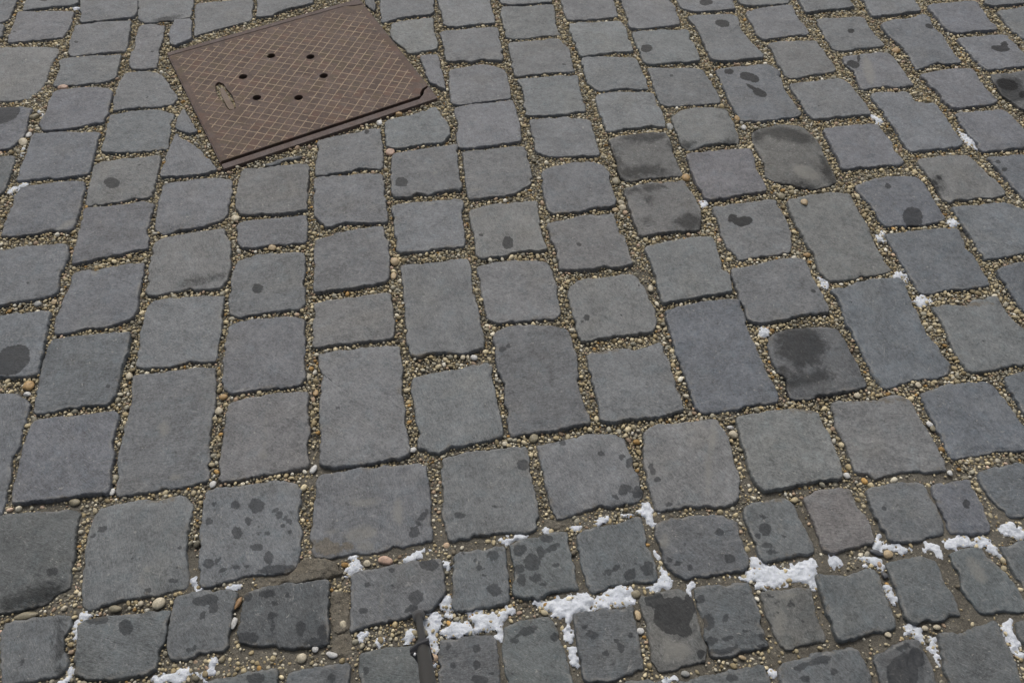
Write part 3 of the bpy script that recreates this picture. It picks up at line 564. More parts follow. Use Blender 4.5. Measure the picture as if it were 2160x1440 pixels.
# ------------------------------------------------------------------ materials
def mat_stone():
    k = NT('slate_cobble')
    tc = k.N('TexCoord'); oi = k.N('ObjectInfo')
    off = k.N('VectorMath', operation='ADD')
    comb = k.N('CombineXYZ')
    k.put(k.math('MULTIPLY', oi.outputs['Random'], 37.0), comb.inputs[0])
    k.put(k.math('MULTIPLY', oi.outputs['Random'], 91.0), comb.inputs[1])
    rot = k.N('VectorRotate', rotation_type='Z_AXIS')
    k.l.new(tc.outputs['Object'], rot.inputs['Vector'])
    k.put(k.math('MULTIPLY_ADD', oi.outputs['Random'], 1.6, -0.25), rot.inputs['Angle'])
    k.l.new(rot.outputs[0], off.inputs[0]); k.l.new(comb.outputs[0], off.inputs[1])
    P = off.outputs[0]
    st = k.N('VectorMath', operation='MULTIPLY'); k.l.new(P, st.inputs[0]); st.inputs[1].default_value = (1, 5.5, 1)
    S = st.outputs[0]
    big = k.noise(P, 14, 3, 0.6)
    mid = k.noise(P, 70, 4, 0.65, 0.4)
    grain = k.noise(P, 230, 4, 0.8)
    fine = k.noise(P, 900, 2, 0.6)
    streak = k.noise(S, 75, 5, 0.72, 0.6)
    v = k.math('ADD', k.ramp(big, 0.32, 0.68, 0.82, 1.18, False), k.ramp(mid, 0.3, 0.7, -0.22, 0.22, False))
    v = k.math('ADD', v, k.ramp(grain, 0.3, 0.7, -0.42, 0.42, False))
    v = k.math('ADD', v, k.ramp(streak, 0.32, 0.7, -0.24, 0.32, False))
    v = k.math('ADD', v, k.math('MULTIPLY', k.math('SUBTRACT', oi.outputs['Random'], 0.5), 0.14))
    c = k.scale(oi.outputs['Color'], v)
    # brownish and bluish drift over the face
    hue = k.noise(P, 9, 2, 0.5)
    c = k.mix(k.ramp(hue, 0.50, 0.72, 0, 0.4), c, k.mix(1.0, c, (1.06, 1.0, 0.90), 'MULTIPLY'))
    hue2 = k.noise(P, 31, 2, 0.5)
    c = k.mix(k.ramp(hue2, 0.5, 0.7, 0, 0.6), c, k.mix(1.0, c, (0.93, 1.0, 1.03), 'MULTIPLY'))
    # worn scratches: short pale hairlines
    scr = k.noise(S, 120, 3, 0.7, 1.2)
    region = k.noise(P, 22, 2, 0.5)
    sm = k.math('MULTIPLY', k.ramp(scr, 0.585, 0.66), k.ramp(region, 0.42, 0.68))
    c = k.mix(k.math('MULTIPLY', sm, 0.75), c, (0.27, 0.27, 0.265))
    # hairline scratches in two directions
    for rot_a, sc_n, wd in ((0.5, 9.0, 0.0065), (-0.9, 13.0, 0.006), (1.9, 7.0, 0.005)):
        vr = k.N('VectorRotate', rotation_type='Z_AXIS'); k.l.new(P, vr.inputs['Vector']); vr.inputs['Angle'].default_value = rot_a
        vm = k.N('VectorMath', operation='MULTIPLY'); k.l.new(vr.outputs[0], vm.inputs[0]); vm.inputs[1].default_value = (1, 4.0, 1)
        hl = k.math('ABSOLUTE', k.math('SUBTRACT', k.noise(vm.outputs[0], sc_n, 2, 0.5, 1.5), 0.5))
        hm = k.math('MULTIPLY', k.ramp(hl, wd, wd * 0.25), k.ramp(k.noise(P, 26 + sc_n, 3, 0.6), 0.50, 0.66))
        c = k.mix(k.math('MULTIPLY', hm, 0.50), c, (0.29, 0.285, 0.27))
    # chalky clouding
    cl = k.ramp(k.noise(P, 48, 5, 0.75, 1.0), 0.54, 0.74)
    c = k.mix(k.math('MULTIPLY', cl, 0.34), c, (0.235, 0.235, 0.228))
    speck = k.ramp(k.noise(P, 135, 2, 0.5, 0.6), 0.685, 0.74)
    c = k.mix(k.math('MULTIPLY', speck, 0.5), c, (0.34, 0.33, 0.30))
    # pale worn places
    pa = k.attr('pale').outputs['Fac']
    pn = k.math('ADD', pa, k.math('MULTIPLY', k.math('SUBTRACT', k.noise(P, 70, 5, 0.75), 0.5), 0.030))
    pm = k.ramp(pn, -0.004, 0.010)
    c = k.mix(k.math('MULTIPLY', pm, 0.52), c, k.mix(k.ramp(mid, 0.35, 0.65), (0.25, 0.24, 0.21), (0.19, 0.185, 0.165)))
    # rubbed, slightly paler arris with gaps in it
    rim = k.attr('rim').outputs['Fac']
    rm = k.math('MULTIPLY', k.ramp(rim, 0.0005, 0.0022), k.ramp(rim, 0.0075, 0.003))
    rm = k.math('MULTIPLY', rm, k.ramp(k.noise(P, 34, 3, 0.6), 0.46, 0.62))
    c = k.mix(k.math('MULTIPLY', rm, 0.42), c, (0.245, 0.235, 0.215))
    # damp: soft darkening of the porous stone
    da = k.attr('damp').outputs['Fac']
    dn = k.math('ADD', da, k.math('ADD', k.math('MULTIPLY', k.math('SUBTRACT', k.noise(P, 34, 5, 0.7, 0.8), 0.5), 0.085), k.math('MULTIPLY', k.math('SUBTRACT', k.noise(S, 60, 4, 0.7, 1.0), 0.5), 0.03)))
    dm = k.ramp(dn, -0.012, 0.017)
    c = k.scale(c, k.ramp(dm, 0, 1, 1.0, 0.38, False))
    # wet marks with crisp edges
    wa = k.attr('wet').outputs['Fac']
    wn = k.math('ADD', wa, k.math('MULTIPLY', k.math('SUBTRACT', k.noise(P, 150, 3, 0.6), 0.5), 0.0095))
    wn = k.math('ADD', wn, k.math('MULTIPLY', k.math('SUBTRACT', k.noise(P, 50, 2, 0.5), 0.5), 0.010))
    wm = k.ramp(wn, -0.0011, 0.0011)
    soak = k.attr('soak').outputs['Fac']
    c = k.mix(wm, c, k.mix(0.4, k.scale(c, k.ramp(soak, 0, 1, 0.60, 0.26, False)), k.mix(soak, (0.052, 0.055, 0.060), (0.022, 0.021, 0.021))))
    # soil and grit dust trodden onto the margins
    so = k.attr('soil').outputs['Fac']
    sn = k.math('ADD', so, k.math('MULTIPLY', k.math('SUBTRACT', k.noise(P, 60, 5, 0.7), 0.5), 0.05))
    sm_ = k.ramp(sn, -0.002, 0.008, 0, 0.75)
    edge = k.math('MULTIPLY', k.ramp(rim, 0.014, 0.001), k.ramp(k.noise(P, 44, 5, 0.7), 0.53, 0.68))
    sm_ = k.math('MAXIMUM', sm_, k.math('MULTIPLY', edge, 0.5))
    c = k.mix(sm_, c, k.mix(k.ramp(grain, 0.3, 0.7), (0.085, 0.070, 0.050), (0.165, 0.140, 0.100)))
    k.put(c, k.b.inputs['Base Color'])
    r = k.ramp(streak, 0.3, 0.7, 0.50, 0.72)
    r = k.math('SUBTRACT', r, k.math('MULTIPLY', wm, 0.12))
    r = k.math('SUBTRACT', r, k.math('MULTIPLY', dm, 0.10))
    k.put(r, k.b.inputs['Roughness'])
    k.put(k.math('MULTIPLY', k.ramp(wm, 0, 1, 0.42, 0.17, False), k.ramp(dm, 0, 1, 1.0, 0.45, False)), k.b.inputs['Specular IOR Level'])
    ht = k.math('MULTIPLY', streak, 0.55)
    ht = k.math('ADD', ht, k.math('MULTIPLY', mid, 0.7))
    ht = k.math('ADD', ht, k.math('MULTIPLY', grain, 0.55))
    ht = k.math('ADD', ht, k.math('MULTIPLY', fine, 0.10))
    ht = k.math('SUBTRACT', ht, k.math('MULTIPLY', k.ramp(k.noise(P, 120, 2, 0.5), 0.27, 0.20), 0.35))
    k.bump(ht, 0.85, 0.0026)
    return k.m


def mat_gravel():
    k = NT('river_gravel')
    at = k.attr('tint')
    geo = k.N('NewGeometry')
    n = k.noise(geo.outputs['Position'], 330, 3, 0.6)
    n2 = k.noise(geo.outputs['Position'], 1500, 2, 0.6)
    c = k.scale(at.outputs['Color'], k.math('ADD', k.ramp(n, 0.25, 0.75, 0.74, 1.2), k.ramp(n2, 0.3, 0.7, -0.1, 0.1)))
    k.put(c, k.b.inputs['Base Color'])
    k.b.inputs['Roughness'].default_value = 0.62
    k.b.inputs['Specular IOR Level'].default_value = 0.35
    k.bump(k.math('ADD', n, k.math('MULTIPLY', n2, 0.4)), 0.5, 0.001)
    return k.m


def mat_pebble():
    k = NT('pebble_stone')
    oi = k.N('ObjectInfo'); tc = k.N('TexCoord')
    n = k.noise(tc.outputs['Object'], 180, 4, 0.6, 0.8)
    n2 = k.noise(tc.outputs['Object'], 900, 2, 0.6)
    c = k.scale(oi.outputs['Color'], k.math('ADD', k.ramp(n, 0.3, 0.7, 0.72, 1.18), k.ramp(n2, 0.3, 0.7, -0.1, 0.1)))
    k.put(c, k.b.inputs['Base Color'])
    k.b.inputs['Roughness'].default_value = 0.55
    k.bump(n, 0.4, 0.001)
    return k.m


def mat_mud(name, a, b):
    k = NT(name)
    geo = k.N('NewGeometry'); P = geo.outputs['Position']
    n = k.noise(P, 25, 5, 0.65); g = k.noise(P, 500, 3, 0.7); g2 = k.noise(P, 130, 3, 0.6)
    c = k.mix(k.ramp(n, 0.3, 0.7), a, b)
    c = k.scale(c, k.math('ADD', k.ramp(g, 0.3, 0.7, 0.65, 1.35), k.ramp(g2, 0.3, 0.7, -0.15, 0.15)))
    sp = k.ramp(k.noise(P, 240, 1, 0.4), 0.68, 0.74)
    c = k.mix(k.math('MULTIPLY', sp, 0.6), c, (0.36, 0.31, 0.22))
    k.put(c, k.b.inputs['Base Color'])
    k.b.inputs['Roughness'].default_value = 0.85
    k.bump(k.math('ADD', k.math('MULTIPLY', g, 0.5), g2), 0.9, 0.004)
    return k.m


def mat_snow():
    k = NT('old_snow')
    geo = k.N('NewGeometry'); P = geo.outputs['Position']
    n = k.noise(P, 420, 4, 0.75); n2 = k.noise(P, 60, 3, 0.6)
    c = k.mix(k.ramp(n2, 0.35, 0.75), (0.71, 0.735, 0.775), (0.54, 0.57, 0.61))
    dirt = k.ramp(k.noise(P, 160, 3, 0.6), 0.66, 0.74)
    c = k.mix(k.math('MULTIPLY', dirt, 0.55), c, (0.30, 0.27, 0.22))
    k.put(c, k.b.inputs['Base Color'])
    k.b.inputs['Roughness'].default_value = 0.7
    k.b.inputs['Subsurface Weight'].default_value = 0.25
    k.b.inputs['Subsurface Radius'].default_value = (0.004, 0.004, 0.005)
    k.bump(n, 0.8, 0.003)
    return k.m


def mat_rust(name, a, b, rough=0.72, blot=1.0, cells=None):
    k = NT(name)
    tc = k.N('TexCoord'); P = tc.outputs['Object']
    n = k.noise(P, 16, 5, 0.65, 0.5); f = k.noise(P, 260, 4, 0.7); m = k.noise(P, 60, 4, 0.65)
    c = k.mix(k.ramp(n, 0.32, 0.68), a, b)
    c = k.mix(k.ramp(m, 0.54, 0.70, 0, 0.45 * blot), c, (0.145, 0.080, 0.050))
    c = k.mix(k.ramp(k.noise(P, 33, 4, 0.7), 0.55, 0.7, 0, 0.5 * blot), c, (0.070, 0.048, 0.040))
    c = k.mix(k.ramp(k.noise(P, 24, 3, 0.6), 0.54, 0.7, 0, 0.40 * blot), c, (0.110, 0.092, 0.086))
    c = k.scale(c, k.math('ADD', k.ramp(f, 0.3, 0.7, 0.74, 1.26), k.ramp(m, 0.3, 0.7, -0.1, 0.1)))
    if cells is not None:
        cc = k.N('CombineXYZ')
        for q, (vec, off) in enumerate(cells):
            dp = k.N('VectorMath', operation='DOT_PRODUCT'); k.l.new(P, dp.inputs[0]); dp.inputs[1].default_value = vec
            k.put(k.math('FLOOR', k.math('ADD', dp.outputs['Value'], off)), cc.inputs[q])
        wn = k.N('TexWhiteNoise', noise_dimensions='2D'); k.l.new(cc.outputs[0], wn.inputs['Vector'])
        sp = k.N('SeparateColor'); k.l.new(wn.outputs['Color'], sp.inputs[0])
        c = k.scale(c, k.ramp(sp.outputs[0], 0, 1, 0.84, 1.14, False))
        c = k.mix(k.ramp(sp.outputs[1], 0.72, 1.0, 0, 0.40), c, (0.140, 0.074, 0.050))
        c = k.mix(k.ramp(sp.outputs[2], 0.75, 1.0, 0, 0.5), c, (0.098, 0.076, 0.045))
    st = k.attr('stain').outputs['Fac']
    sn = k.math('ADD', st, k.math('MULTIPLY', k.math('SUBTRACT', k.noise(P, 120, 3, 0.6), 0.5), 0.010))
    c = k.mix(k.ramp(sn, -0.002, 0.005, 0, 0.72), c, (0.045, 0.035, 0.034))
    k.put(c, k.b.inputs['Base Color'])
    k.b.inputs['Roughness'].default_value = rough
    k.b.inputs['Specular IOR Level'].default_value = 0.22
    k.bump(k.math('ADD', k.math('MULTIPLY', f, 0.5), m), 0.6, 0.0012)
    return k.m


def mat_plain(name, col, rough=0.5, metallic=0.0, var=0.12, scale=200):
    k = NT(name)
    tc = k.N('TexCoord'); P = tc.outputs['Object']
    n = k.noise(P, scale, 3, 0.6)
    k.put(k.scale(col, k.ramp(n, 0.3, 0.7, 1 - var, 1 + var)), k.b.inputs['Base Color'])
    k.b.inputs['Roughness'].default_value = rough
    k.b.inputs['Metallic'].default_value = metallic
    k.bump(n, 0.15, 0.0004)
    return k.m


M_STONE = mat_stone(); M_GRAVEL = mat_gravel(); M_PEB = mat_pebble(); M_SNOW = mat_snow()
M_MUD = mat_mud('joint_soil', (0.088, 0.078, 0.060), (0.125, 0.113, 0.090))
M_MORTAR = mat_mud('old_mortar', (0.105, 0.090, 0.066), (0.150, 0.134, 0.106))
M_RIB = mat_rust('worn_rib_edges', (0.37, 0.285, 0.195), (0.26, 0.19, 0.13), 0.6, 0.5)
M_FRAME = mat_rust('rusty_frame_iron', (0.105, 0.075, 0.064), (0.132, 0.105, 0.096))
M_HANDLE = mat_rust('handle_iron', (0.175, 0.140, 0.115), (0.15, 0.105, 0.07), 0.6, 0.6)
M_SHAFT = mat_plain('shaft_darkness', (0.03, 0.028, 0.025), 0.9)
M_TUBE = mat_plain('anodised_tube', (0.050, 0.048, 0.045), 0.42, 0.35, 0.05, 60)
M_CLAMP = mat_plain('black_plastic', (0.022, 0.022, 0.024), 0.45, 0.0, 0.08, 300)
M_LEVER = mat_plain('dark_grey_plastic', (0.040, 0.040, 0.044), 0.5, 0.0, 0.08, 300)
M_SCREW = mat_plain('bright_screw', (0.75, 0.75, 0.75), 0.3, 0.2, 0.03)
M_RUBBER = mat_plain('grey_rubber', (0.075, 0.075, 0.074), 0.75)

TONE = {
    'n': (0.128, 0.133, 0.137), 'b': (0.122, 0.128, 0.138), 's': (0.108, 0.118, 0.128), 'g': (0.102, 0.110, 0.112),
    'w': (0.131, 0.133, 0.132), 'd': (0.083, 0.087, 0.090), 'l': (0.150, 0.154, 0.153), 'v': (0.108, 0.108, 0.104),
    'x': (0.146, 0.141, 0.136),
}

# ------------------------------------------------------------------ read the traced data
def pts(s):
    return np.array([[float(v) for v in p.split(',')] for p in s.split()])


def ellipses(txt):
    out = []
    for w in txt.split():
        x, y, rx, ry, a = [float(v) for v in w.split(',')]
        a = math.radians(a)
        t = np.linspace(0, 2 * math.pi, 20, endpoint=False)
        ex = x + rx * np.cos(t) * math.cos(a) - ry * np.sin(t) * math.sin(a)
        ey = y + rx * np.cos(t) * math.sin(a) + ry * np.sin(t) * math.cos(a)
        g = ground(np.c_[ex, ey])
        out.append((g.min(0) - 0.03, g.max(0) + 0.03, ccw(g)))
    return out


E_WET, E_DAMP, E_PALE, E_SOIL = ellipses(WET), ellipses(DAMP), ellipses(PALE), ellipses(SOIL)


def field(P, ells):
    d = np.full(len(P), -0.03)
    lo, hi = P.min(0), P.max(0)
    for a, b, poly in ells:
        if (a > hi).any() or (b < lo).any(): continue
        s = (P[:, 0] > a[0]) & (P[:, 0] < b[0]) & (P[:, 1] > a[1]) & (P[:, 1] < b[1])
        if s.any(): d[s] = np.maximum(d[s], poly_dist(P[s], poly))
    return d


stones = []
for line in STONES.strip().splitlines():
    head, outline, label, ref = line.split('|')
    key, tone = head.split()
    pix = pts(outline)
    stones.append(dict(key=key, tone=tone, pix=pix, label=label, ref=ref, c=pix.mean(0),
                       w=np.ptp(pix[:, 0]), h=np.ptp(pix[:, 1])))

# labels for the plain stones: where they lie beside a stone (or the hatch) that is easy to find
LAND = [(s['c'], s['ref']) for s in stones if s['ref']]
LAND.append((np.array([640., 178.]), 'rusty hatch'))
DIRS = ['right of', 'below right of', 'below', 'below left of', 'left of', 'above left of', 'above', 'above right of']
used_labels = set(s['label'] for s in stones if s['label'])


def sector(frm, to):
    a = math.degrees(math.atan2((to[1] - frm[1]) * 1.15, to[0] - frm[0])) % 360
    return int(((a + 22.5) % 360) // 45)


def auto_label(c, desc, pool, near):
    """desc + direction from a landmark; this thing is the nearest (else second, third) of its pool that way"""
    land = sorted(LAND, key=lambda l: np.linalg.norm(l[0] - c))
    for rank, word in ((0, ''), (1, 'second '), (2, 'third ')):
        for lc, ref in land:
            d0 = np.linalg.norm(lc - c)
            if d0 < 1: continue
            k = sector(lc, c)
            if sum(1 for q in pool if 1e-6 < d0 - np.linalg.norm(q - lc) and np.linalg.norm(q - lc) > 1 and sector(lc, q) == k) != rank: continue
            lab = f'{word}{desc} {near}{DIRS[k]} the {ref}'
            if lab in used_labels or len(lab.split()) > 16: continue
            used_labels.add(lab)
            return lab
    return desc


TONEWORD = {'n': 'grey', 'b': 'bluish grey', 's': 'blue grey', 'g': 'dark greenish grey', 'w': 'warm grey', 'd': 'dark grey',
            'l': 'light grey', 'v': 'brownish grey', 'x': 'brownish'}
pool_all = [s['c'] for s in stones]
for s in stones:
    if not s['label']:
        area = s['w'] * s['h'] / (0.55 + s['c'][1] / 1440.0) ** 2
        shape = 'tall ' if s['h'] > 1.25 * s['w'] else 'broad ' if s['w'] > 1.5 * s['h'] else ''
        edge = ' cut by the frame' if (s['pix'][:, 0].min() < -5 or s['pix'][:, 0].max() > 2165 or s['pix'][:, 1].min() < -5 or s['pix'][:, 1].max() > 1445) else ''
        s['label'] = auto_label(s['c'], f"{shape}{TONEWORD[s['tone']]} cobblestone", pool_all, 'just ')

# ------------------------------------------------------------------ cobblestones
TEXRINGS = np.array([1.0, 0.99, 0.98, 0.968, 0.955, 0.94, 0.92, 0.9, 0.875, 0.85, 0.82, 0.785, 0.745, 0.70, 0.65, 0.59, 0.52, 0.45, 0.37, 0.29, 0.2, 0.1])


def stone_geometry(poly, seed, z0, tilt, rough=1.0):
    n = len(poly)
    c = poly.mean(0)
    t = np.roll(poly, -1, 0) - np.roll(poly, 1, 0)
    t /= np.linalg.norm(t, axis=1)[:, None]
    nrm = np.c_[t[:, 1], -t[:, 0]]
    x, y = poly[:, 0], poly[:, 1]
    d = 0.0019 * vnoise(x * 48, y * 48, seed) + 0.0013 * vnoise(x * 110, y * 110, seed + 1) + 0.0014 * vnoise(x * 240, y * 240, seed + 2)
    chip = np.maximum(0, vnoise(x * 42, y * 42, seed + 5) - 0.35) * 0.008
    d = (d - chip) * rough
    poly = poly + nrm * d[:, None]
    th = np.linspace(0, 2 * math.pi, n, endpoint=False)
    R = 0.0030 + 0.0014 * vnoise(x * 25, y * 25, seed + 7) + 0.0040 * np.maximum(0, vnoise(x * 45, y * 45, seed + 8) - 0.3)
    # the side nearest the camera is worn rounder, as on the photographed stones
    rings = []
    # skirt
    low = poly + nrm * 0.0
    for zz, grow in ((-0.06, -0.004), (-0.022, 0.0005), (-0.012, 0.0010)):
        p = low + nrm * (grow + 0.0012 * vnoise(x * 90 + zz * 900, y * 90, seed + 9))[:, None]
        rings.append(np.c_[p, np.full(n, zz)])
    allp = []
    for f in TEXRINGS:
        p = c + (poly - c) * f
        allp.append(p)
    top = np.vstack(allp + [c[None]])
    dist = np.maximum(poly_dist(top, poly), 0)
    Rv = np.r_[np.tile(R, len(TEXRINGS)), 0.004]
    q = np.clip(1 - dist / Rv, 0, 1)
    z = -Rv * 0.95 * (1 - np.sqrt(np.maximum(0, 1 - q * q)))
    X, Y = top[:, 0], top[:, 1]
    z -= 0.0009 * np.exp(-dist / 0.009)
    z += 0.0011 * vnoise(X * 24, Y * 24, seed + 11) + 0.0006 * vnoise(X * 70, Y * 70, seed + 12) + 0.00035 * vnoise(X * 190, Y * 190, seed + 13)
    # slate lifts in thin layers near the rim
    lay = vnoise(X * 30, Y * 30, seed + 14)
    z -= 0.0012 * np.clip((lay - 0.25) * 14, 0, 1) * np.exp(-dist / 0.012)
    z += tilt[0] * (X - c[0]) + tilt[1] * (Y - c[1]) + z0
    tp = np.c_[top, z]
    V = np.vstack(rings + [tp])
    nr = len(rings) + len(TEXRINGS)
    i = np.arange(n); j = (i + 1) % n
    F4 = []
    for r in range(nr - 1):
        a = r * n
        F4.append(np.c_[a + i, a + j, a + n + j, a + n + i])
    F4 = np.vstack(F4)
    ctr = len(V) - 1
    a = (nr - 1) * n
    F3 = np.c_[a + i, a + j, np.full(n, ctr)]
    return V, F4, F3, poly, c


final_polys = []
for si, s in enumerate(stones):
    g = ccw(ground(s['pix']))
    poly = smooth_outline(g, 0.0032, 0.75)
    z0 = float(rng.normal(0, 0.0011))
    tilt = rng.normal(0, 0.012, 2)
    if s['key'] == 'D6': z0 = 0.001; s['tone'] = 'v'
    if s['key'] in ('N2',): tilt = np.array([-0.01, 0.05]); z0 = 0.002
    V, F4, F3, poly2, c = stone_geometry(poly, 100 + si * 17, z0, tilt)
    if s['key'] in ('D6',):
        r = np.linalg.norm((V[:, :2] - c) / (np.ptp(poly2, axis=0) / 2), axis=1)
        V[:, 2] += np.where(V[:, 2] > -0.011, 0.010 * (1 - np.clip(r, 0, 1) ** 2) - 0.005, 0)
    if s['key'] in ('C13', 'E3', 'M1', 'K1', 'A11', 'H9', 'M2'):
        r = np.linalg.norm((V[:, :2] - c) / (np.ptp(poly2, axis=0) / 2), axis=1)
        V[:, 2] -= np.where(V[:, 2] > -0.011, 0.006 * np.clip((r - 0.72) / 0.4, 0, 1) ** 1.5, 0)
    if s['key'] == 'P7':
        V[:, 2] += np.where(V[:, 2] > -0.011, 0.0016 * vnoise(V[:, 0] * 160, V[:, 1] * 60, 3) - 0.001, 0)
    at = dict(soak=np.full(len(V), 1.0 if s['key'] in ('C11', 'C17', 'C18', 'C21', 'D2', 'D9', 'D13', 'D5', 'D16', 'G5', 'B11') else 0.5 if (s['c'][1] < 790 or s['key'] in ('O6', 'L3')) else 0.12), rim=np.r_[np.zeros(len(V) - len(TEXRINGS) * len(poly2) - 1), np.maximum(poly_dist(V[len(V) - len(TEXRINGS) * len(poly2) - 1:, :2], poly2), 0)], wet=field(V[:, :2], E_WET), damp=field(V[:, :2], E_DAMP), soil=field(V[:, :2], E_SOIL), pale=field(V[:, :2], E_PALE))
    L = V - np.array([c[0], c[1], 0])
    faces = [tuple(f) for f in F4] + [tuple(f) for f in F3]
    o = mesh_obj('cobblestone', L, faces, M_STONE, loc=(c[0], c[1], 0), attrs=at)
    tn = np.array(TONE[s['tone']]) * (1 + rng.normal(0, 0.06)) * (1 + rng.normal(0, 0.012, 3))
    o.color = (*tn, 1)
    tag(o, s['label'], 'cobblestone', 'cobblestones of the pavement')
    final_polys.append(poly2)

# ------------------------------------------------------------------ the paving carried on past the frame
PV, PF, po = [], [], 0
for a_ in range(-16, 17):
    for b_ in range(-4, 24):
        cx_, cy_ = a_ * 0.172 + 0.02 * math.sin(b_ * 1.7), b_ * 0.176 + (0.088 if a_ % 2 else 0) + 0.25
        hw, hh = 0.074 + random.uniform(-0.006, 0.004), 0.075 + random.uniform(-0.007, 0.005)
        q = np.array([(cx_ + sx * hw + random.uniform(-.006, .006), cy_ + sy * hh + random.uniform(-.006, .006)) for sx, sy in ((-1, -1), (0, -1.03), (1, -1), (1.03, 0), (1, 1), (0, 1.03), (-1, 1), (-1.03, 0))])
        qp, dep = to_pix(np.c_[q, np.zeros(8)])
        if dep.min() > 0.05 and ((qp[:, 0] > -14) & (qp[:, 0] < 2174) & (qp[:, 1] > -14) & (qp[:, 1] < 1456)).any(): continue
        if any(np.linalg.norm(fp.mean(0) - (cx_, cy_)) < 0.4 and (poly_dist(q, fp[::3]).max() > -0.008 or poly_dist(fp[::3], q).max() > -0.008) for fp in final_polys): continue
        V, F4, F3, _p, _c = stone_geometry(smooth_outline(q, 0.009, 0.7), 5000 + a_ * 40 + b_, float(rng.normal(0, .001)), rng.normal(0, .012, 2))
        PV.append(V); PF += [tuple(f + po) for f in F4] + [tuple(f + po) for f in F3]; po += len(V)
PV = np.vstack(PV); low = np.full(len(PV), -0.06)
pv = mesh_obj('pavement', PV, PF, M_STONE, attrs=dict(wet=low, damp=low, pale=low, soil=low, soak=low * 0, rim=low * 0 + 1))
pv.color = (*TONE['n'], 1)
tag(pv, kind='structure')

# ------------------------------------------------------------------ hatch
HC = ground([(352, 112), (757, -2), (923, 207), (472, 357)])
h_o = HC[0]
h_u = ((HC[1] - HC[0]) + (HC[2] - HC[3])) / 2
h_v = ((HC[3] - HC[0]) + (HC[2] - HC[1])) / 2
h_o = HC.mean(0) - (h_u + h_v) / 2
U_INV = np.linalg.inv(np.c_[h_u, h_v])
LU, LV = np.linalg.norm(h_u), np.linalg.norm(h_v)
hc = h_o + (h_u + h_v) / 2
HATCH_POLY = ccw(np.array([h_o, h_o + h_u, h_o + h_u + h_v, h_o + h_v]))


_ra = U_INV[0] - U_INV[1]; _rb = U_INV[0] + U_INV[1]
M_PLATE = mat_rust('rusty_cast_iron', (0.088, 0.059, 0.046), (0.107, 0.078, 0.065), cells=(
    ((_ra[0] * 16.5, _ra[1] * 16.5, 0), 0.0 + float(_ra @ (hc - h_o)) * 16.5), ((_rb[0] * 16.5, _rb[1] * 16.5, 0), float(_rb @ (hc - h_o)) * 16.5)))


def huv(px, py):
    return U_INV @ (ground([(px, py)])[0] - h_o)


def hxy(uv):
    uv = np.asarray(uv, float)
    return h_o + uv[:, :1] * h_u + uv[:, 1:2] * h_v - hc


hatch = empty('manhole_hatch', (hc[0], hc[1], 0))
tag(hatch, 'rusty square iron hatch with a diamond rib grid and six round holes', 'manhole cover')


def tess(loops, z, up=True):
    """triangulate polygon with holes; loops in local xy"""
    vs = [Vector((p[0], p[1], 0)) for lp in loops for p in lp]
    tri = tessellate_polygon([[Vector((p[0], p[1], 0)) for p in lp] for lp in loops])
    out = []
    for a, b, c in tri:
        n = (vs[b] - vs[a]).cross(vs[c] - vs[a]).z
        out.append((a, b, c) if (n > 0) == up else (a, c, b))
    return [(v.x, v.y, z) for v in vs], out


PU0, PU1, PV0, PV1 = 0.004, 0.996, 0.036, 0.946
holes_px = [(572, 119), (655, 121), (513, 163), (683, 161), (542, 207), (630, 207)]
hole_uv = [huv(*p) for p in holes_px]
HR = 0.0124
slot_px = [(454, 181), (457, 176), (463, 174), (472, 178), (478, 188), (489, 200), (496, 216), (498, 229), (490, 233), (482, 234), (475, 222), (461, 207), (455, 190)]
slot_uv = np.array([huv(*p) for p in slot_px])
stain_loops = [ccw(ground(pts(t))) for t in (
    '497,256 515,250 530,252 536,257 530,262 508,260', '534,252 541,252 527,267 521,267', '536,256 560,262 557,268 534,264', '543,262 547,264 540,277 534,276',
    '655,34 668,27 680,26 676,32 664,39', '777,68 784,62 790,60 798,70 790,75', '640,33 652,30 650,36')]
# plate outline, with the corner cut-outs where the frame lugs reach in
br = [(PU1, PV1 - 0.055), (PU1 - 0.030, PV1 - 0.045), (PU1 - 0.052, PV1 - 0.020), (PU1 - 0.060, PV1)]
tr = [(PU1 - 0.085, PV0), (PU1 - 0.060, PV0 + 0.018), (PU1 - 0.02, PV0 + 0.028), (PU1, PV0 + 0.030)]
outline = [(PU0, PV0)] + tr + br + [(PU0, PV1)]
outer = hxy(outline)
loops = [[tuple(p) for p in outer]]
for hu in hole_uv:
    cxy = hxy([hu])[0]
    loops.append([(cxy[0] + HR * math.cos(t), cxy[1] + HR * math.sin(t)) for t in np.linspace(0, 2 * math.pi, 20, endpoint=False)])
loops.append([tuple(p) for p in hxy(slot_uv)])
ZP, ZB = 0.0015, -0.012
# dense rows of plate surface are cut from the tessellation by subdividing
import bmesh
bm = bmesh.new()
tv, tf = tess(loops, ZP)
bv = [bm.verts.new(v) for v in tv]
for f in tf:
    try: bm.faces.new([bv[i] for i in f])
    except ValueError: pass
bmesh.ops.subdivide_edges(bm, edges=[e for e in bm.edges if e.calc_length() > 0.05], cuts=5, use_grid_fill=True)
bmesh.ops.triangulate(bm, faces=bm.faces)
edges = [e for e in bm.edges if len(e.link_faces) == 1]
ret = bmesh.ops.extrude_edge_only(bm, edges=edges)
for v in [g for g in ret['geom'] if isinstance(g, bmesh.types.BMVert)]: v.co.z = ZB
bmesh.ops.recalc_face_normals(bm, faces=bm.faces)
up = [f for f in bm.faces if abs(f.normal.z) > 0.9]
if sum(f.normal.z for f in up) < 0: bmesh.ops.reverse_faces(bm, faces=bm.faces)
me = bpy.data.meshes.new('cover_plate'); bm.to_mesh(me); bm.free()
co = np.array([v.co[:] for v in me.vertices])
st = np.full(len(co), -0.03)
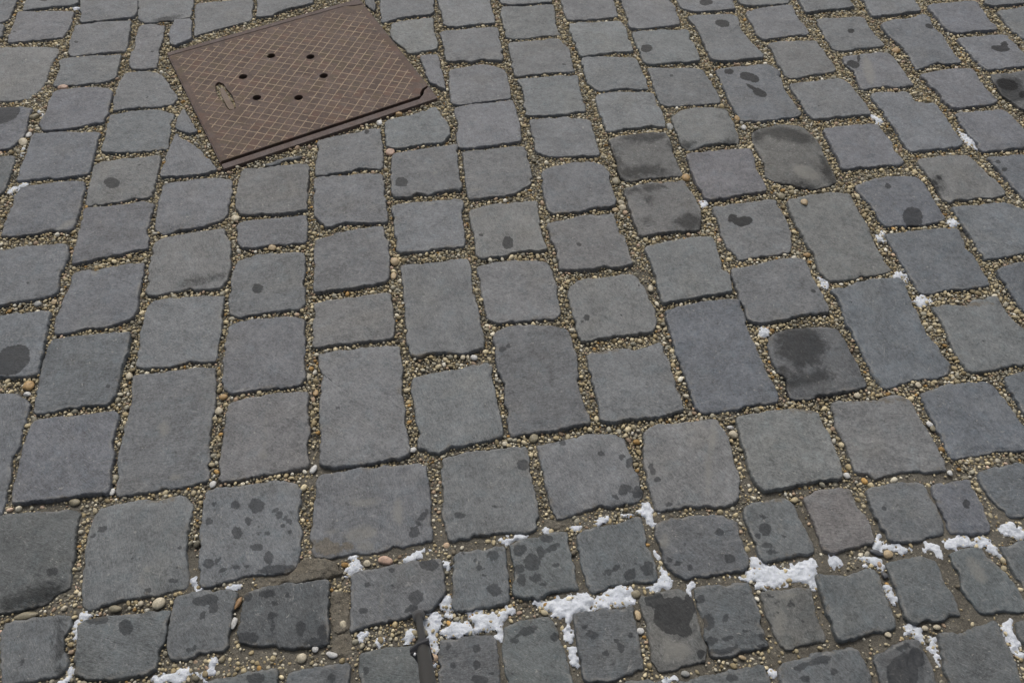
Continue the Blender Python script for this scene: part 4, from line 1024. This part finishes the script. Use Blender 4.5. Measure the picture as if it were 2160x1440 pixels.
for lp in stain_loops: st = np.maximum(st, poly_dist(co[:, :2] + hc, lp))
a = me.attributes.new('stain', 'FLOAT', 'POINT'); a.data.foreach_set('value', st.astype(np.float32))
me.materials.append(M_PLATE)
plate = bpy.data.objects.new('cover_plate', me); COL.objects.link(plate); plate.parent = hatch

# tread ribs: two diagonal families, broken into cells
NR = 16.5
RV, RF, RS = [], [], []


def rib(a, b, w, h, z):
    d = b - a; L = np.linalg.norm(d); d = d / L; n = np.array([-d[1], d[0]])
    k = len(RV)
    for p in (a, b):
        for s_, zz in ((-0.5, z - 0.0012), (-0.40, z + h), (0.40, z + h), (0.5, z - 0.0012)):
            q = p + n * w * s_
            RV.append((q[0], q[1], zz))
    RF.extend([(k, k + 4, k + 5, k + 1), (k + 1, k + 5, k + 6, k + 2), (k + 2, k + 6, k + 7, k + 3), (k, k + 1, k + 2, k + 3), (k + 4, k + 7, k + 6, k + 5)])


hole_xy = [hxy([q])[0] for q in hole_uv]
slot_xy = ccw(hxy(slot_uv))
br_c = hxy([(PU1 - 0.01, PV1 - 0.01)])[0]; tr_c = hxy([(PU1 - 0.02, PV0)])[0]
for fam in (0, 1):
    for i in range(1, 33):
        cc = i / NR
        # fam 0: u - v = cc - 1 ; fam 1: u + v = cc
        for j in range(33):
            t0, t1 = j / 33, (j + 1) / 33
            if fam == 0: A, B = (t0 + 0, t0 - (cc - 1)), (t1, t1 - (cc - 1))
            else: A, B = (t0, cc - t0), (t1, cc - t1)
            mu, mv = (A[0] + B[0]) / 2, (A[1] + B[1]) / 2
            if not (0.026 < mu < 0.978 and 0.062 < mv < 0.932): continue
            ab = hxy([A, B]); m = ab.mean(0)
            if min(np.linalg.norm(m - q) for q in hole_xy) < HR + 0.008: continue
            if poly_dist(m[None], slot_xy)[0] > -0.008: continue
            if np.linalg.norm(m - br_c) < 0.055 or np.linalg.norm(m - tr_c) < 0.06: continue
            wear = vnoise(np.array([m[0] * 9]), np.array([m[1] * 9]), 5)[0] + 0.35 * random.uniform(-1, 1)
            hgt = 0.00085 - 0.00030 * max(0, wear) - (0.00012 if fam else 0)
            # worn places: the rib is thinner, here and there part of a cell is rubbed away
            e0 = 0.0 if random.random() > 0.06 else random.uniform(0.1, 0.5)
            P0 = ab[0] + (ab[1] - ab[0]) * e0
            wd = 0.0028 - 0.0011 * max(0, wear) + random.uniform(-0.0007, 0.0005)
            rib(P0, ab[1], wd, hgt, ZP)
RVn = np.array(RV)
stv = np.full(len(RVn), -0.03)
for lp in stain_loops: stv = np.maximum(stv, poly_dist(RVn[:, :2] + hc, lp))
mesh_obj('tread_ribs', RV, RF, M_RIB, parent=hatch, smooth=False, attrs=dict(stain=stv))


def prism(name, uv, z0, z1, mat, parent):
    p = ccw(hxy(uv)); n = len(p)
    V = [(q[0], q[1], z0) for q in p] + [(q[0], q[1], z1) for q in p]
    Fc = [tuple(range(n - 1, -1, -1)), tuple(range(n, 2 * n))] + [(i, (i + 1) % n, n + (i + 1) % n, n + i) for i in range(n)]
    o = mesh_obj(name, V, Fc, mat, parent=parent, smooth=False)
    bv = o.modifiers.new('edge', 'BEVEL'); bv.width = 0.0012; bv.segments = 2; bv.limit_method = 'ANGLE'
    return o


g = 0.0035
bar_far = [(0, 0), (1, 0), (1, PV0 + 0.022), (PU1 - 0.03, PV0 + 0.018), (PU1 - 0.065, PV0 + 0.006), (PU1 - 0.10, PV0 - 0.006), (0, PV0 - 0.006)]
bar_near = [(0, 0.964), (PU1 - 0.072, 0.964), (PU1 - 0.062, 0.955), (PU1 - 0.042, PV1 - 0.006), (PU1 - 0.026, PV1 - 0.032), (PU1, PV1 - 0.046), (1, PV1 - 0.046), (1, 1), (0, 1)]
prism('frame_bar', bar_far, -0.05, 0.0012, M_FRAME, hatch)
prism('frame_bar', bar_near, -0.05, 0.0002, M_FRAME, hatch)
# the seat the cover rests on, and the dark shaft below
seat = hxy([(-0.002, 0.03), (1.002, 0.03), (1.002, 0.964), (-0.002, 0.964)])
sl = [(q[0], q[1]) for q in ccw(seat)]
V = [(x, y, -0.020) for x, y in sl] + [(x, y, -0.30) for x, y in sl]
mesh_obj('shaft', V, [(4, 5, 6, 7)] + [(i, i + 4, (i + 1) % 4 + 4, (i + 1) % 4) for i in range(4)], M_SHAFT, parent=hatch, smooth=False)
# side skirts of the cover (thick rusty rim at left and right)
for u0, u1 in ((-0.002, 0.0035), (0.9965, 1.002)):
    prism('cover_rim', [(u0, 0.034), (u1, 0.034), (u1, 0.95), (u0, 0.95)], -0.045, 0.0008, M_FRAME, hatch)
# recessed lifting handle with gravel
sc_ = slot_uv.mean(0)
rec = sc_ + (slot_uv - sc_) * 1.12
p = ccw(hxy(rec)); n = len(p)
V = [(q[0], q[1], -0.0075) for q in p]
mesh_obj('handle_recess', V, [tuple(range(n))], M_MUD, parent=hatch, smooth=False)
ha, hb = huv(466, 184), huv(489, 231)
hb_ = prism('lift_handle', [huv(463, 187), huv(470, 185), huv(477, 195), huv(487, 213), huv(495, 227), huv(493, 231), huv(484, 232), huv(478, 224), huv(467, 202)], -0.0074, 0.0004, M_HANDLE, hatch)

# ------------------------------------------------------------------ ground, with a cut where the hatch sits
gx = np.arange(-2.2, 2.2001, 0.012); gy = np.arange(0.1, 3.6001, 0.012)
GX, GY = np.meshgrid(gx, gy)
gz = -0.0126 + 0.0022 * vnoise(GX * 14, GY * 14, 3) + 0.0016 * vnoise(GX * 45, GY * 45, 4)
nx, ny = len(gx), len(gy)
gpx, _d = to_pix(np.c_[GX.ravel(), GY.ravel()])
gm = np.clip((gpx[:, 1] - 860) / 250, 0, 1) * (0.5 + 0.5 * np.clip((gpx[:, 0] - 600) / 600, 0, 1))
gz = gz + (0.0042 * gm).reshape(gz.shape)
border = (np.arange(nx)[None] == 0) | (np.arange(nx)[None] == nx - 1) | (np.arange(ny)[:, None] == 0) | (np.arange(ny)[:, None] == ny - 1)
gz = np.where(border, -0.0145, gz)
V = np.c_[GX.ravel(), GY.ravel(), gz.ravel()]
ii, jj = np.meshgrid(np.arange(nx - 1), np.arange(ny - 1))
a = (jj * nx + ii).ravel()
F4 = np.c_[a, a + 1, a + nx + 1, a + nx]
mid = V[F4].mean(1)[:, :2]
F4 = F4[poly_dist(mid, HATCH_POLY) < 0.006]
# wide skirt to the horizon
k = len(V)
X0, X1, Y0, Y1 = gx[0], gx[-1], gy[0], gy[-1]
R_ = 90
ext = [(X0, Y0), (X1, Y0), (X1, Y1), (X0, Y1), (-R_, -R_), (R_, -R_), (R_, R_), (-R_, R_)]
V = np.vstack([V, [(x, y, -0.0145) for x, y in ext]])
sk = np.array([(k + i, k + 4 + i, k + 4 + (i + 1) % 4, k + (i + 1) % 4) for i in range(4)])
gr = mesh_obj('ground', V, np.vstack([F4, sk]), M_MUD)
tag(gr, kind='structure')

# ------------------------------------------------------------------ joint gravel
# candidate points inside the frame (plus a margin), outside stones and hatch
c4 = ground([(-160, -40), (2320, -40), (2320, 1500), (-160, 1500)])
lo = c4.min(0); hi = c4.max(0)
mort = []
for line in MORTAR.strip().splitlines():
    a_, b_ = line.split('|'); mort.append((ground(pts(a_)), b_))


def joint_mask(P):
    """distance to the nearest stone edge (positive = in the joint)"""
    d = np.full(len(P), 1.0)
    for poly in final_polys + [HATCH_POLY] + [m[0] for m in mort]:
        l = poly.min(0) - 0.03; h = poly.max(0) + 0.03
        s_ = np.where((P[:, 0] > l[0]) & (P[:, 0] < h[0]) & (P[:, 1] > l[1]) & (P[:, 1] < h[1]) & (d > -0.001))[0]
        if len(s_): d[s_] = np.minimum(d[s_], -poly_dist(P[s_], poly[::2] if len(poly) > 40 else poly))
    return d


def candidates(n):
    P = lo + rng.random((n, 2)) * (hi - lo)
    px, dep = to_pix(P)
    ok = (px[:, 0] > -150) & (px[:, 0] < 2310) & (px[:, 1] > -40) & (px[:, 1] < 1500)
    return P[ok], px[ok]


PAL = np.array([(.60, .52, .37), (.53, .45, .30), (.42, .34, .21), (.40, .375, .31), (.29, .265, .21), (.68, .63, .53), (.72, .69, .63), (.46, .34, .25), (.44, .27, .10), (.18, .155, .12), (.56, .42, .34)])
PALW = np.array([.22, .2, .16, .12, .08, .08, .03, .05, .02, .03, .01]); PALW = PALW / PALW.sum()

phi = (1 + 5 ** .5) / 2
ico = np.array([(-1, phi, 0), (1, phi, 0), (-1, -phi, 0), (1, -phi, 0), (0, -1, phi), (0, 1, phi), (0, -1, -phi), (0, 1, -phi), (phi, 0, -1), (phi, 0, 1), (-phi, 0, -1), (-phi, 0, 1)]) / math.sqrt(1 + phi * phi)
icf = np.array([(0, 11, 5), (0, 5, 1), (0, 1, 7), (0, 7, 10), (0, 10, 11), (1, 5, 9), (5, 11, 4), (11, 10, 2), (10, 7, 6), (7, 1, 8), (3, 9, 4), (3, 4, 2), (3, 2, 6), (3, 6, 8), (3, 8, 9), (4, 9, 5), (2, 4, 11), (6, 2, 10), (8, 6, 7), (9, 8, 1)])


def subdiv(v, f):
    v = [tuple(x) for x in v]; cache = {}; nf = []
    def m(a, b):
        kx = (min(a, b), max(a, b))
        if kx not in cache:
            q = (np.array(v[a]) + np.array(v[b])); q /= np.linalg.norm(q); v.append(tuple(q)); cache[kx] = len(v) - 1
        return cache[kx]
    for a, b, c in f:
        x, y, z = m(a, b), m(b, c), m(c, a)
        nf += [(a, x, z), (b, y, x), (c, z, y), (x, y, z)]
    return np.array(v), np.array(nf)


ico1, icf1 = subdiv(ico, icf)
ico2, icf2 = subdiv(ico1, icf1)


def lump(base, seed, amt):
    r = np.random.default_rng(seed)
    v = base.copy()
    for _ in range(5):
        d = r.normal(size=3); d /= np.linalg.norm(d)
        lim = r.uniform(0.62, 0.95)
        pr = v @ d
        v = v - np.outer(np.maximum(0, pr - lim) * 0.85, d)
    v *= (1 + amt * r.normal(size=(len(v), 1)) * 0.5)
    return v


def scatter(P, rad, base, faces, seed, zbase, flat=(0.55, 0.8)):
    """many pebbles as one block of vertices"""
    n = len(P); nv = len(base)
    nvar = 10
    shapes = [lump(base, seed + i, 0.06) for i in range(nvar)]
    var = rng.integers(0, nvar, n)
    sx = rad * rng.uniform(0.95, 1.35, n); sy = rad * rng.uniform(0.75, 1.0, n); sz = rad * rng.uniform(*flat, n)
    yaw = rng.uniform(0, 6.283, n); til = rng.normal(0, 0.35, n); rol = rng.normal(0, 0.35, n)
    V = np.empty((n, nv, 3), np.float32)
    for i in range(nvar):
        s_ = var == i
        V[s_] = shapes[i][None] * np.stack([sx, sy, sz], 1)[s_][:, None, :]
    def rotm(V, a, ax):
        i, j = [(1, 2), (0, 2), (0, 1)][ax]
        c, s = np.cos(a)[:, None], np.sin(a)[:, None]
        x, y = V[..., i].copy(), V[..., j].copy()
        V[..., i] = c * x - s * y; V[..., j] = s * x + c * y
    rotm(V, til, 0); rotm(V, rol, 1); rotm(V, yaw, 2)
    V[..., 0] += P[:, :1]; V[..., 1] += P[:, 1:2]; V[..., 2] += zbase[:, None]
    Fc = (faces[None] + (np.arange(n) * nv)[:, None, None]).reshape(-1, 3)
    col = PAL[rng.choice(len(PAL), n, p=PALW)] * np.array([1.0, 0.985, 0.90]) * rng.uniform(0.55, 1.18, (n, 1)) * np.clip(rng.normal(0.95, 0.1, (n, 1)), 0.7, 1.1)
    return V.reshape(-1, 3), Fc, np.repeat(np.c_[col, np.ones(n)], nv, 0)


pebs = []
for line in PEB.strip().splitlines():
    a_, b_ = line.split(' ', 1)
    x, y, rx, ry, ro = [float(v) for v in a_.split(',')]
    cn, desc = b_.split('|')
    pebs.append((x, y, rx, ry, ro, cn, desc))
peb_xy = ground([(q[0], q[1]) for q in pebs], -0.005)
peb_r = np.array([max(q[2], q[3]) for q in pebs]) * 0.0011

P, px = candidates(1100000)
d = joint_mask(P)
keep = d > 0.0008
P, px, d = P[keep], px[keep], d[keep]
# the stones' near faces stand clear: gravel is washed out of a thin line in front of them
back = joint_mask(P + np.array([0.0, 0.0026]))
keep = (back > 0.0) | (rng.random(len(P)) < 0.12)
P, px, d, back = P[keep], px[keep], d[keep], back[keep]
# muddier joints in the lower right, where fewer pebbles lie on the soil
mudv = np.clip((px[:, 1] - 880) / 260, 0, 1) * (0.55 + 0.45 * np.clip((px[:, 0] - 700) / 500, 0, 1))
patch = vnoise(P[:, 0] * 13, P[:, 1] * 13, 21) + 0.5 * vnoise(P[:, 0] * 30, P[:, 1] * 30, 22)
dens = np.clip(0.88 - mudv * (0.74 + 0.6 * patch) - 0.9 * np.clip(patch - 0.35, 0, 1), 0.04, 1)
cell = {}
accP, accR, accZ = [], [], []


def dart(radii_fn, tries, fac, zoff):
    idx = rng.permutation(len(P))[:tries]
    got = 0
    for i in idx:
        if rng.random() > dens[i]: continue
        r = radii_fn()
        if d[i] < r * 0.72: continue
        x, y = P[i]
        kx, ky = int(x / 0.012), int(y / 0.012)
        ok = True
        for ax in (kx - 1, kx, kx + 1):
            for ay in (ky - 1, ky, ky + 1):
                for (qx, qy, qr) in cell.get((ax, ay), ()):
                    if (qx - x) ** 2 + (qy - y) ** 2 < ((qr + r) * fac) ** 2: ok = False; break
                if not ok: break
            if not ok: break
        if not ok: continue
        cell.setdefault((kx, ky), []).append((x, y, r))
        accP.append((x, y)); accR.append(r); accZ.append(zoff); got += 1
    return got


for (x, y), r in zip(peb_xy, peb_r):
    cell.setdefault((int(x / 0.012), int(y / 0.012)), []).append((x, y, r))
n1 = dart(lambda: random.uniform(0.0042, 0.0068), 9000, 0.90, -0.0088)
n2 = dart(lambda: random.uniform(0.0029, 0.0042), 42000, 0.86, -0.0088)
n3 = dart(lambda: random.uniform(0.0019, 0.0029), 200000, 0.82, -0.0088)
n4 = dart(lambda: random.uniform(0.0012, 0.0019), 200000, 0.84, -0.0100)
accP = np.array(accP); accR = np.array(accR); accZ = np.array(accZ)
print('gravel', n1, n2, n3, n4)
zb = accZ + rng.normal(0, 0.0016, len(accR)) + accR * 0.10
bigm = accR > 0.0027
blocks = [scatter(accP[bigm], accR[bigm], ico1, icf1, 50, zb[bigm]), scatter(accP[~bigm], accR[~bigm], ico, icf, 80, zb[~bigm])]
GV, GF, GC = [], [], []
o_ = 0
for v, f, c in blocks:
    GV.append(v); GF.append(f + o_); GC.append(c); o_ += len(v)
gv = mesh_obj('joint_gravel', np.vstack(GV), np.vstack(GF), M_GRAVEL, colors=np.vstack(GC))
tag(gv, 'beige and grey gravel filling the joints between the cobblestones', 'gravel', kind='stuff')

# gravel lying in the handle recess
rp = ccw(hxy(slot_uv)); l_, h_ = rp.min(0), rp.max(0)
Q = l_ + rng.random((900, 2)) * (h_ - l_)
hp = ccw(hxy([huv(463, 187), huv(470, 185), huv(477, 195), huv(487, 213), huv(495, 227), huv(484, 232), huv(478, 224), huv(467, 202)]))
Q = Q[(poly_dist(Q, rp) > 0.001) & (poly_dist(Q, hp) < 0.0005)][:260]
v, f, c = scatter(Q, rng.uniform(0.0016, 0.0036, len(Q)), ico, icf, 90, np.full(len(Q), -0.0060))
o = mesh_obj('recess_grit', v, f, M_GRAVEL, parent=hatch, colors=c); o['kind'] = 'stuff'

# ------------------------------------------------------------------ single pebbles
PCOL = dict(orange=(.37, .24, .105), white=(.56, .55, .52), cream=(.50, .44, .32), olive=(.24, .21, .14), tan=(.42, .32, .19), pink=(.44, .30, .22), grey=(.30, .30, .28), slate=(.085, .088, .095), brown=(.30, .18, .085))
ppool = {}
for q in pebs: ppool.setdefault(q[6], []).append(np.array([q[0], q[1]]))
for i, (x, y, rx, ry, ro, cn, desc) in enumerate(pebs):
    c = np.array([x, y])
    on_top = 'lying on top' in desc
    zc = 0.004 if on_top else -0.0055
    gp = ground([(x, y)], zc)[0]
    gx_ = ground([(x + rx, y), (x, y + ry), (x, y - ry)], zc)
    ax = np.linalg.norm(gx_[0] - gp); ay = np.linalg.norm(gx_[2] - gx_[1]) / 2
    az = min(0.0075, 0.62 * min(ax, ay))
    ay = max(ay * 0.9, 0.6 * az)
    V = lump(ico2, 300 + i, 0.012)
    V = V * np.array([ax, ay, az])
    a = -math.radians(ro)
    Rm = np.array([[math.cos(a), -math.sin(a), 0], [math.sin(a), math.cos(a), 0], [0, 0, 1]])
    V = V @ Rm.T
    o = mesh_obj('pebble', V, icf2, M_PEB, loc=(gp[0], gp[1], zc))
    o.color = (*(np.array(PCOL[cn]) * rng.uniform(0.9, 1.08)), 1)
    tag(o, auto_label(c, desc, ppool[desc], ''), 'pebble', 'larger pebbles in the joints')

# ------------------------------------------------------------------ mortar lumps
for i, (poly, lab) in enumerate(mort):
    pl = smooth_outline(ccw(poly), 0.004, 0.7)
    V, F4, F3, p2, c = stone_geometry(pl, 900 + i * 13, -0.006 if i else 0.002, rng.normal(0, 0.02, 2), 1.3)
    top = V[:, 2] > -0.011
    V[:, 2] += np.where(top, 0.0035 * vnoise(V[:, 0] * 45, V[:, 1] * 45, 31) + 0.0014 * vnoise(V[:, 0] * 140, V[:, 1] * 140, 32), 0)
    L = V - np.array([c[0], c[1], 0])
    o = mesh_obj('mortar_lump', L, [tuple(f) for f in F4] + [tuple(f) for f in F3], M_MORTAR, loc=(c[0], c[1], 0))
    tag(o, lab, 'mortar')

# ------------------------------------------------------------------ snow
snows = [pts(l) for l in SNOW.strip().splitlines()]


def snow_desc(p):
    A = 0.5 * abs(np.sum(p[:, 0] * np.roll(p[:, 1], -1) - np.roll(p[:, 0], -1) * p[:, 1]))
    w, h = np.ptp(p[:, 0]), np.ptp(p[:, 1])
    size = 'large' if A > 2500 else 'middling' if A > 700 else 'small'
    sh = 'strip' if w > 2.2 * h else 'upright streak' if h > 1.8 * w else 'patch'
    return f'{size} {sh} of snow'


sdesc = [snow_desc(p) for p in snows]
for i, p in enumerate(snows):
    zt = -0.004
    poly = smooth_outline(ccw(ground(p, zt)), 0.004, 0.8)
    l, h = poly.min(0) - 0.006, poly.max(0) + 0.006
    st_ = 0.0021
    xs = np.arange(l[0], h[0], st_); ys = np.arange(l[1], h[1], st_)
    SX, SY = np.meshgrid(xs, ys); Q = np.c_[SX.ravel(), SY.ravel()]
    sd = poly_dist(Q, poly) + 0.0012 + 0.0050 * vnoise(Q[:, 0] * 90, Q[:, 1] * 90, 40 + i) + 0.0042 * vnoise(Q[:, 0] * 200, Q[:, 1] * 200, 41 + i)
    hgt = np.clip(sd, -0.004, 0.009)
    z = -0.0088 + np.where(hgt > 0, 0.0046 * np.sqrt(np.clip(hgt / 0.009, 0, 1)), hgt * 1.5)
    z += 0.0011 * vnoise(Q[:, 0] * 150, Q[:, 1] * 150, 60) + 0.0011 * vnoise(Q[:, 0] * 380, Q[:, 1] * 380, 61) - 0.0050 * np.clip(vnoise(Q[:, 0] * 75, Q[:, 1] * 75, 62) - 0.10, 0, 1)
    nx_, ny_ = len(xs), len(ys)
    ii, jj = np.meshgrid(np.arange(nx_ - 1), np.arange(ny_ - 1)); a = (jj * nx_ + ii).ravel()
    Fq = np.c_[a, a + 1, a + nx_ + 1, a + nx_]
    Fq = Fq[(sd[Fq] > -0.002).all(1)]
    if not len(Fq): continue
    us, inv = np.unique(Fq, return_inverse=True)
    V = np.c_[Q, z][us]; c = V.mean(0)
    o = mesh_obj('snow_patch', V - c, inv.reshape(-1, 4), M_SNOW, loc=c)
    cp = p.mean(0)
    tag(o, auto_label(cp, sdesc[i], [q.mean(0) for q, dd in zip(snows, sdesc) if dd == sdesc[i]], ''), 'snow', 'snow left in the joints')

# ------------------------------------------------------------------ tripod leg
T0 = at_depth(883, 1297, 1.432)
T1 = at_depth(892.5, 1365, 1.10)
axis = (T1 - T0); Lc = np.linalg.norm(axis); axis /= Lc
base_p = ground([(883, 1297)], -0.006)[0]
T0 = np.array([base_p[0], base_p[1], -0.006]); axis = T1 - T0; Lc = np.linalg.norm(axis); axis /= Lc
leg = empty('tripod_leg', tuple(T0))
tag(leg, 'dark grey tripod leg with a black clamp, its tip planted in the snowy joint', 'tripod leg')
side = np.cross(axis, -FW); side /= np.linalg.norm(side)      # to the right in the picture when looking at it
if side @ RT < 0: side = -side
front = np.cross(side, axis); front /= np.linalg.norm(front)
if front @ FW > 0: front = -front


def tube(name, prof, mat, parent, seg=28, cap=True, sq=(1, 1), offs=(0, 0)):
    V, Fc = [], []
    for (t, r) in prof:
        for k in range(seg):
            a = 2 * math.pi * k / seg
            q = axis * t + side * (r * math.cos(a) * sq[0] + offs[0]) + front * (r * math.sin(a) * sq[1] + offs[1])
            V.append(tuple(q))
    n = len(prof)
    for i in range(n - 1):
        for k in range(seg):
            k2 = (k + 1) % seg
            Fc.append((i * seg + k, i * seg + k2, (i + 1) * seg + k2, (i + 1) * seg + k))
    if cap:
        Fc.append(tuple(range(seg - 1, -1, -1))); Fc.append(tuple((n - 1) * seg + k for k in range(seg)))
    o = mesh_obj(name, V, Fc, mat, parent=parent)
    m = o.modifiers.new('split', 'EDGE_SPLIT'); m.split_angle = math.radians(40)
    return o


def slab(name, poly, f0, f1, mat, parent, bev=0.0012):
    """poly in (along axis, along side); thickness along front"""
    n = len(poly)
    V = [tuple(axis * a + side * b + front * f0) for a, b in poly] + [tuple(axis * a + side * b + front * f1) for a, b in poly]
    Fc = [tuple(range(n)), tuple(range(2 * n - 1, n - 1, -1))] + [(i, n + i, n + (i + 1) % n, (i + 1) % n) for i in range(n)]
    me = mesh_obj(name, V, Fc, mat, parent=parent, smooth=False)
    bm = bmesh.new(); bm.from_mesh(me.data); bmesh.ops.recalc_face_normals(bm, faces=bm.faces); bm.to_mesh(me.data); bm.free()
    b = me.modifiers.new('edge', 'BEVEL'); b.width = bev; b.segments = 2; b.limit_method = 'ANGLE'
    return me


tube('foot', [(-0.006, 0.0060), (0.0, 0.0100), (0.010, 0.0112), (0.016, 0.0108), (0.018, 0.0070)], M_RUBBER, leg)
tube('lower_tube', [(0.012, 0.0056), (Lc, 0.0056)], M_TUBE, leg)
tube('upper_tube', [(Lc + 0.005, 0.0086), (1.25, 0.0086)], M_TUBE, leg)
cl = tube('clamp', [(Lc - 0.030, 0.0080), (Lc - 0.027, 0.0092), (Lc + 0.012, 0.0098), (Lc + 0.016, 0.0088)], M_CLAMP, leg)


def bracket(name, pix, depth, length, mat, parent):
    """plate standing across the leg: outline given at a depth, running back along the leg"""
    A = [at_depth(x, y, depth) - T0 for x, y in pix]
    V = [tuple(p) for p in A] + [tuple(p - axis * length) for p in A]
    n = len(A)
    Fc = [tuple(range(n)), tuple(range(2 * n - 1, n - 1, -1))] + [(i, n + i, n + (i + 1) % n, (i + 1) % n) for i in range(n)]
    o = mesh_obj(name, V, Fc, mat, parent=parent, smooth=False)
    bm = bmesh.new(); bm.from_mesh(o.data); bmesh.ops.recalc_face_normals(bm, faces=bm.faces); bm.to_mesh(o.data); bm.free()
    b = o.modifiers.new('edge', 'BEVEL'); b.width = 0.0009; b.segments = 2; b.limit_method = 'ANGLE'
    return o


bracket('clamp_lever', [(864, 1370), (882, 1356), (905, 1348), (907, 1361), (898, 1366), (885, 1374), (866, 1383)], 1.075, 0.016, M_LEVER, cl)
bracket('clamp_lug', [(865, 1377), (878, 1373), (884, 1376), (897, 1369), (906, 1364), (910, 1374), (916, 1390), (913, 1393), (908, 1384), (903, 1377), (896, 1376), (888, 1381), (884, 1388), (882, 1399), (874, 1388), (866, 1381)], 1.070, 0.014, M_CLAMP, cl)
ctr = at_depth(875, 1379.5, 1.068) - T0
sv, sf = [], []
for k in range(16):
    a = 2 * math.pi * k / 16
    for rr, ff in ((0.0017, -0.003), (0.0017, 0.0006), (0.0010, 0.0011)):
        sv.append(tuple(ctr + RT * rr * math.cos(a) + UP * rr * math.sin(a) - FW * ff))
for k in range(16):
    k2 = (k + 1) % 16
    sf += [(3 * k, 3 * k2, 3 * k2 + 1, 3 * k + 1), (3 * k + 1, 3 * k2 + 1, 3 * k2 + 2, 3 * k + 2)]
sf.append(tuple(3 * k + 2 for k in range(16)))
mesh_obj('screw', sv, sf, M_SCREW, parent=cl)

# ------------------------------------------------------------------ light
SUN_EL, SUN_AZ = math.radians(52), math.radians(-12)     # azimuth from +Y (ahead of the camera), clockwise positive
w = bpy.data.worlds.new('World'); scene.world = w; w.use_nodes = True
nt = w.node_tree
sky = nt.nodes.new('ShaderNodeTexSky'); sky.sky_type = 'NISHITA'; sky.sun_disc = False
sky.sun_elevation = SUN_EL; sky.sun_rotation = SUN_AZ
sky.air_density = 1.0; sky.dust_density = 6.0; sky.ozone_density = 1.0
hs = nt.nodes.new('ShaderNodeHueSaturation'); hs.inputs['Saturation'].default_value = 0.42
nt.links.new(sky.outputs[0], hs.inputs['Color'])
bg = nt.nodes['Background']; nt.links.new(hs.outputs[0], bg.inputs['Color']); bg.inputs['Strength'].default_value = 0.10
sd_ = bpy.data.lights.new('sun', 'SUN'); sd_.energy = 1.1; sd_.angle = math.radians(16); sd_.color = (1.0, 0.985, 0.96)
sun = bpy.data.objects.new('sun', sd_); COL.objects.link(sun)
dirv = Vector((math.sin(SUN_AZ) * math.cos(SUN_EL), math.cos(SUN_AZ) * math.cos(SUN_EL), math.sin(SUN_EL)))
sun.rotation_euler = dirv.to_track_quat('Z', 'Y').to_euler()
sun.location = dirv * 20

scene.view_settings.view_transform = 'Standard'
scene.view_settings.look = 'None'
scene.view_settings.exposure = 0.12
scene.view_settings.gamma = 1.0
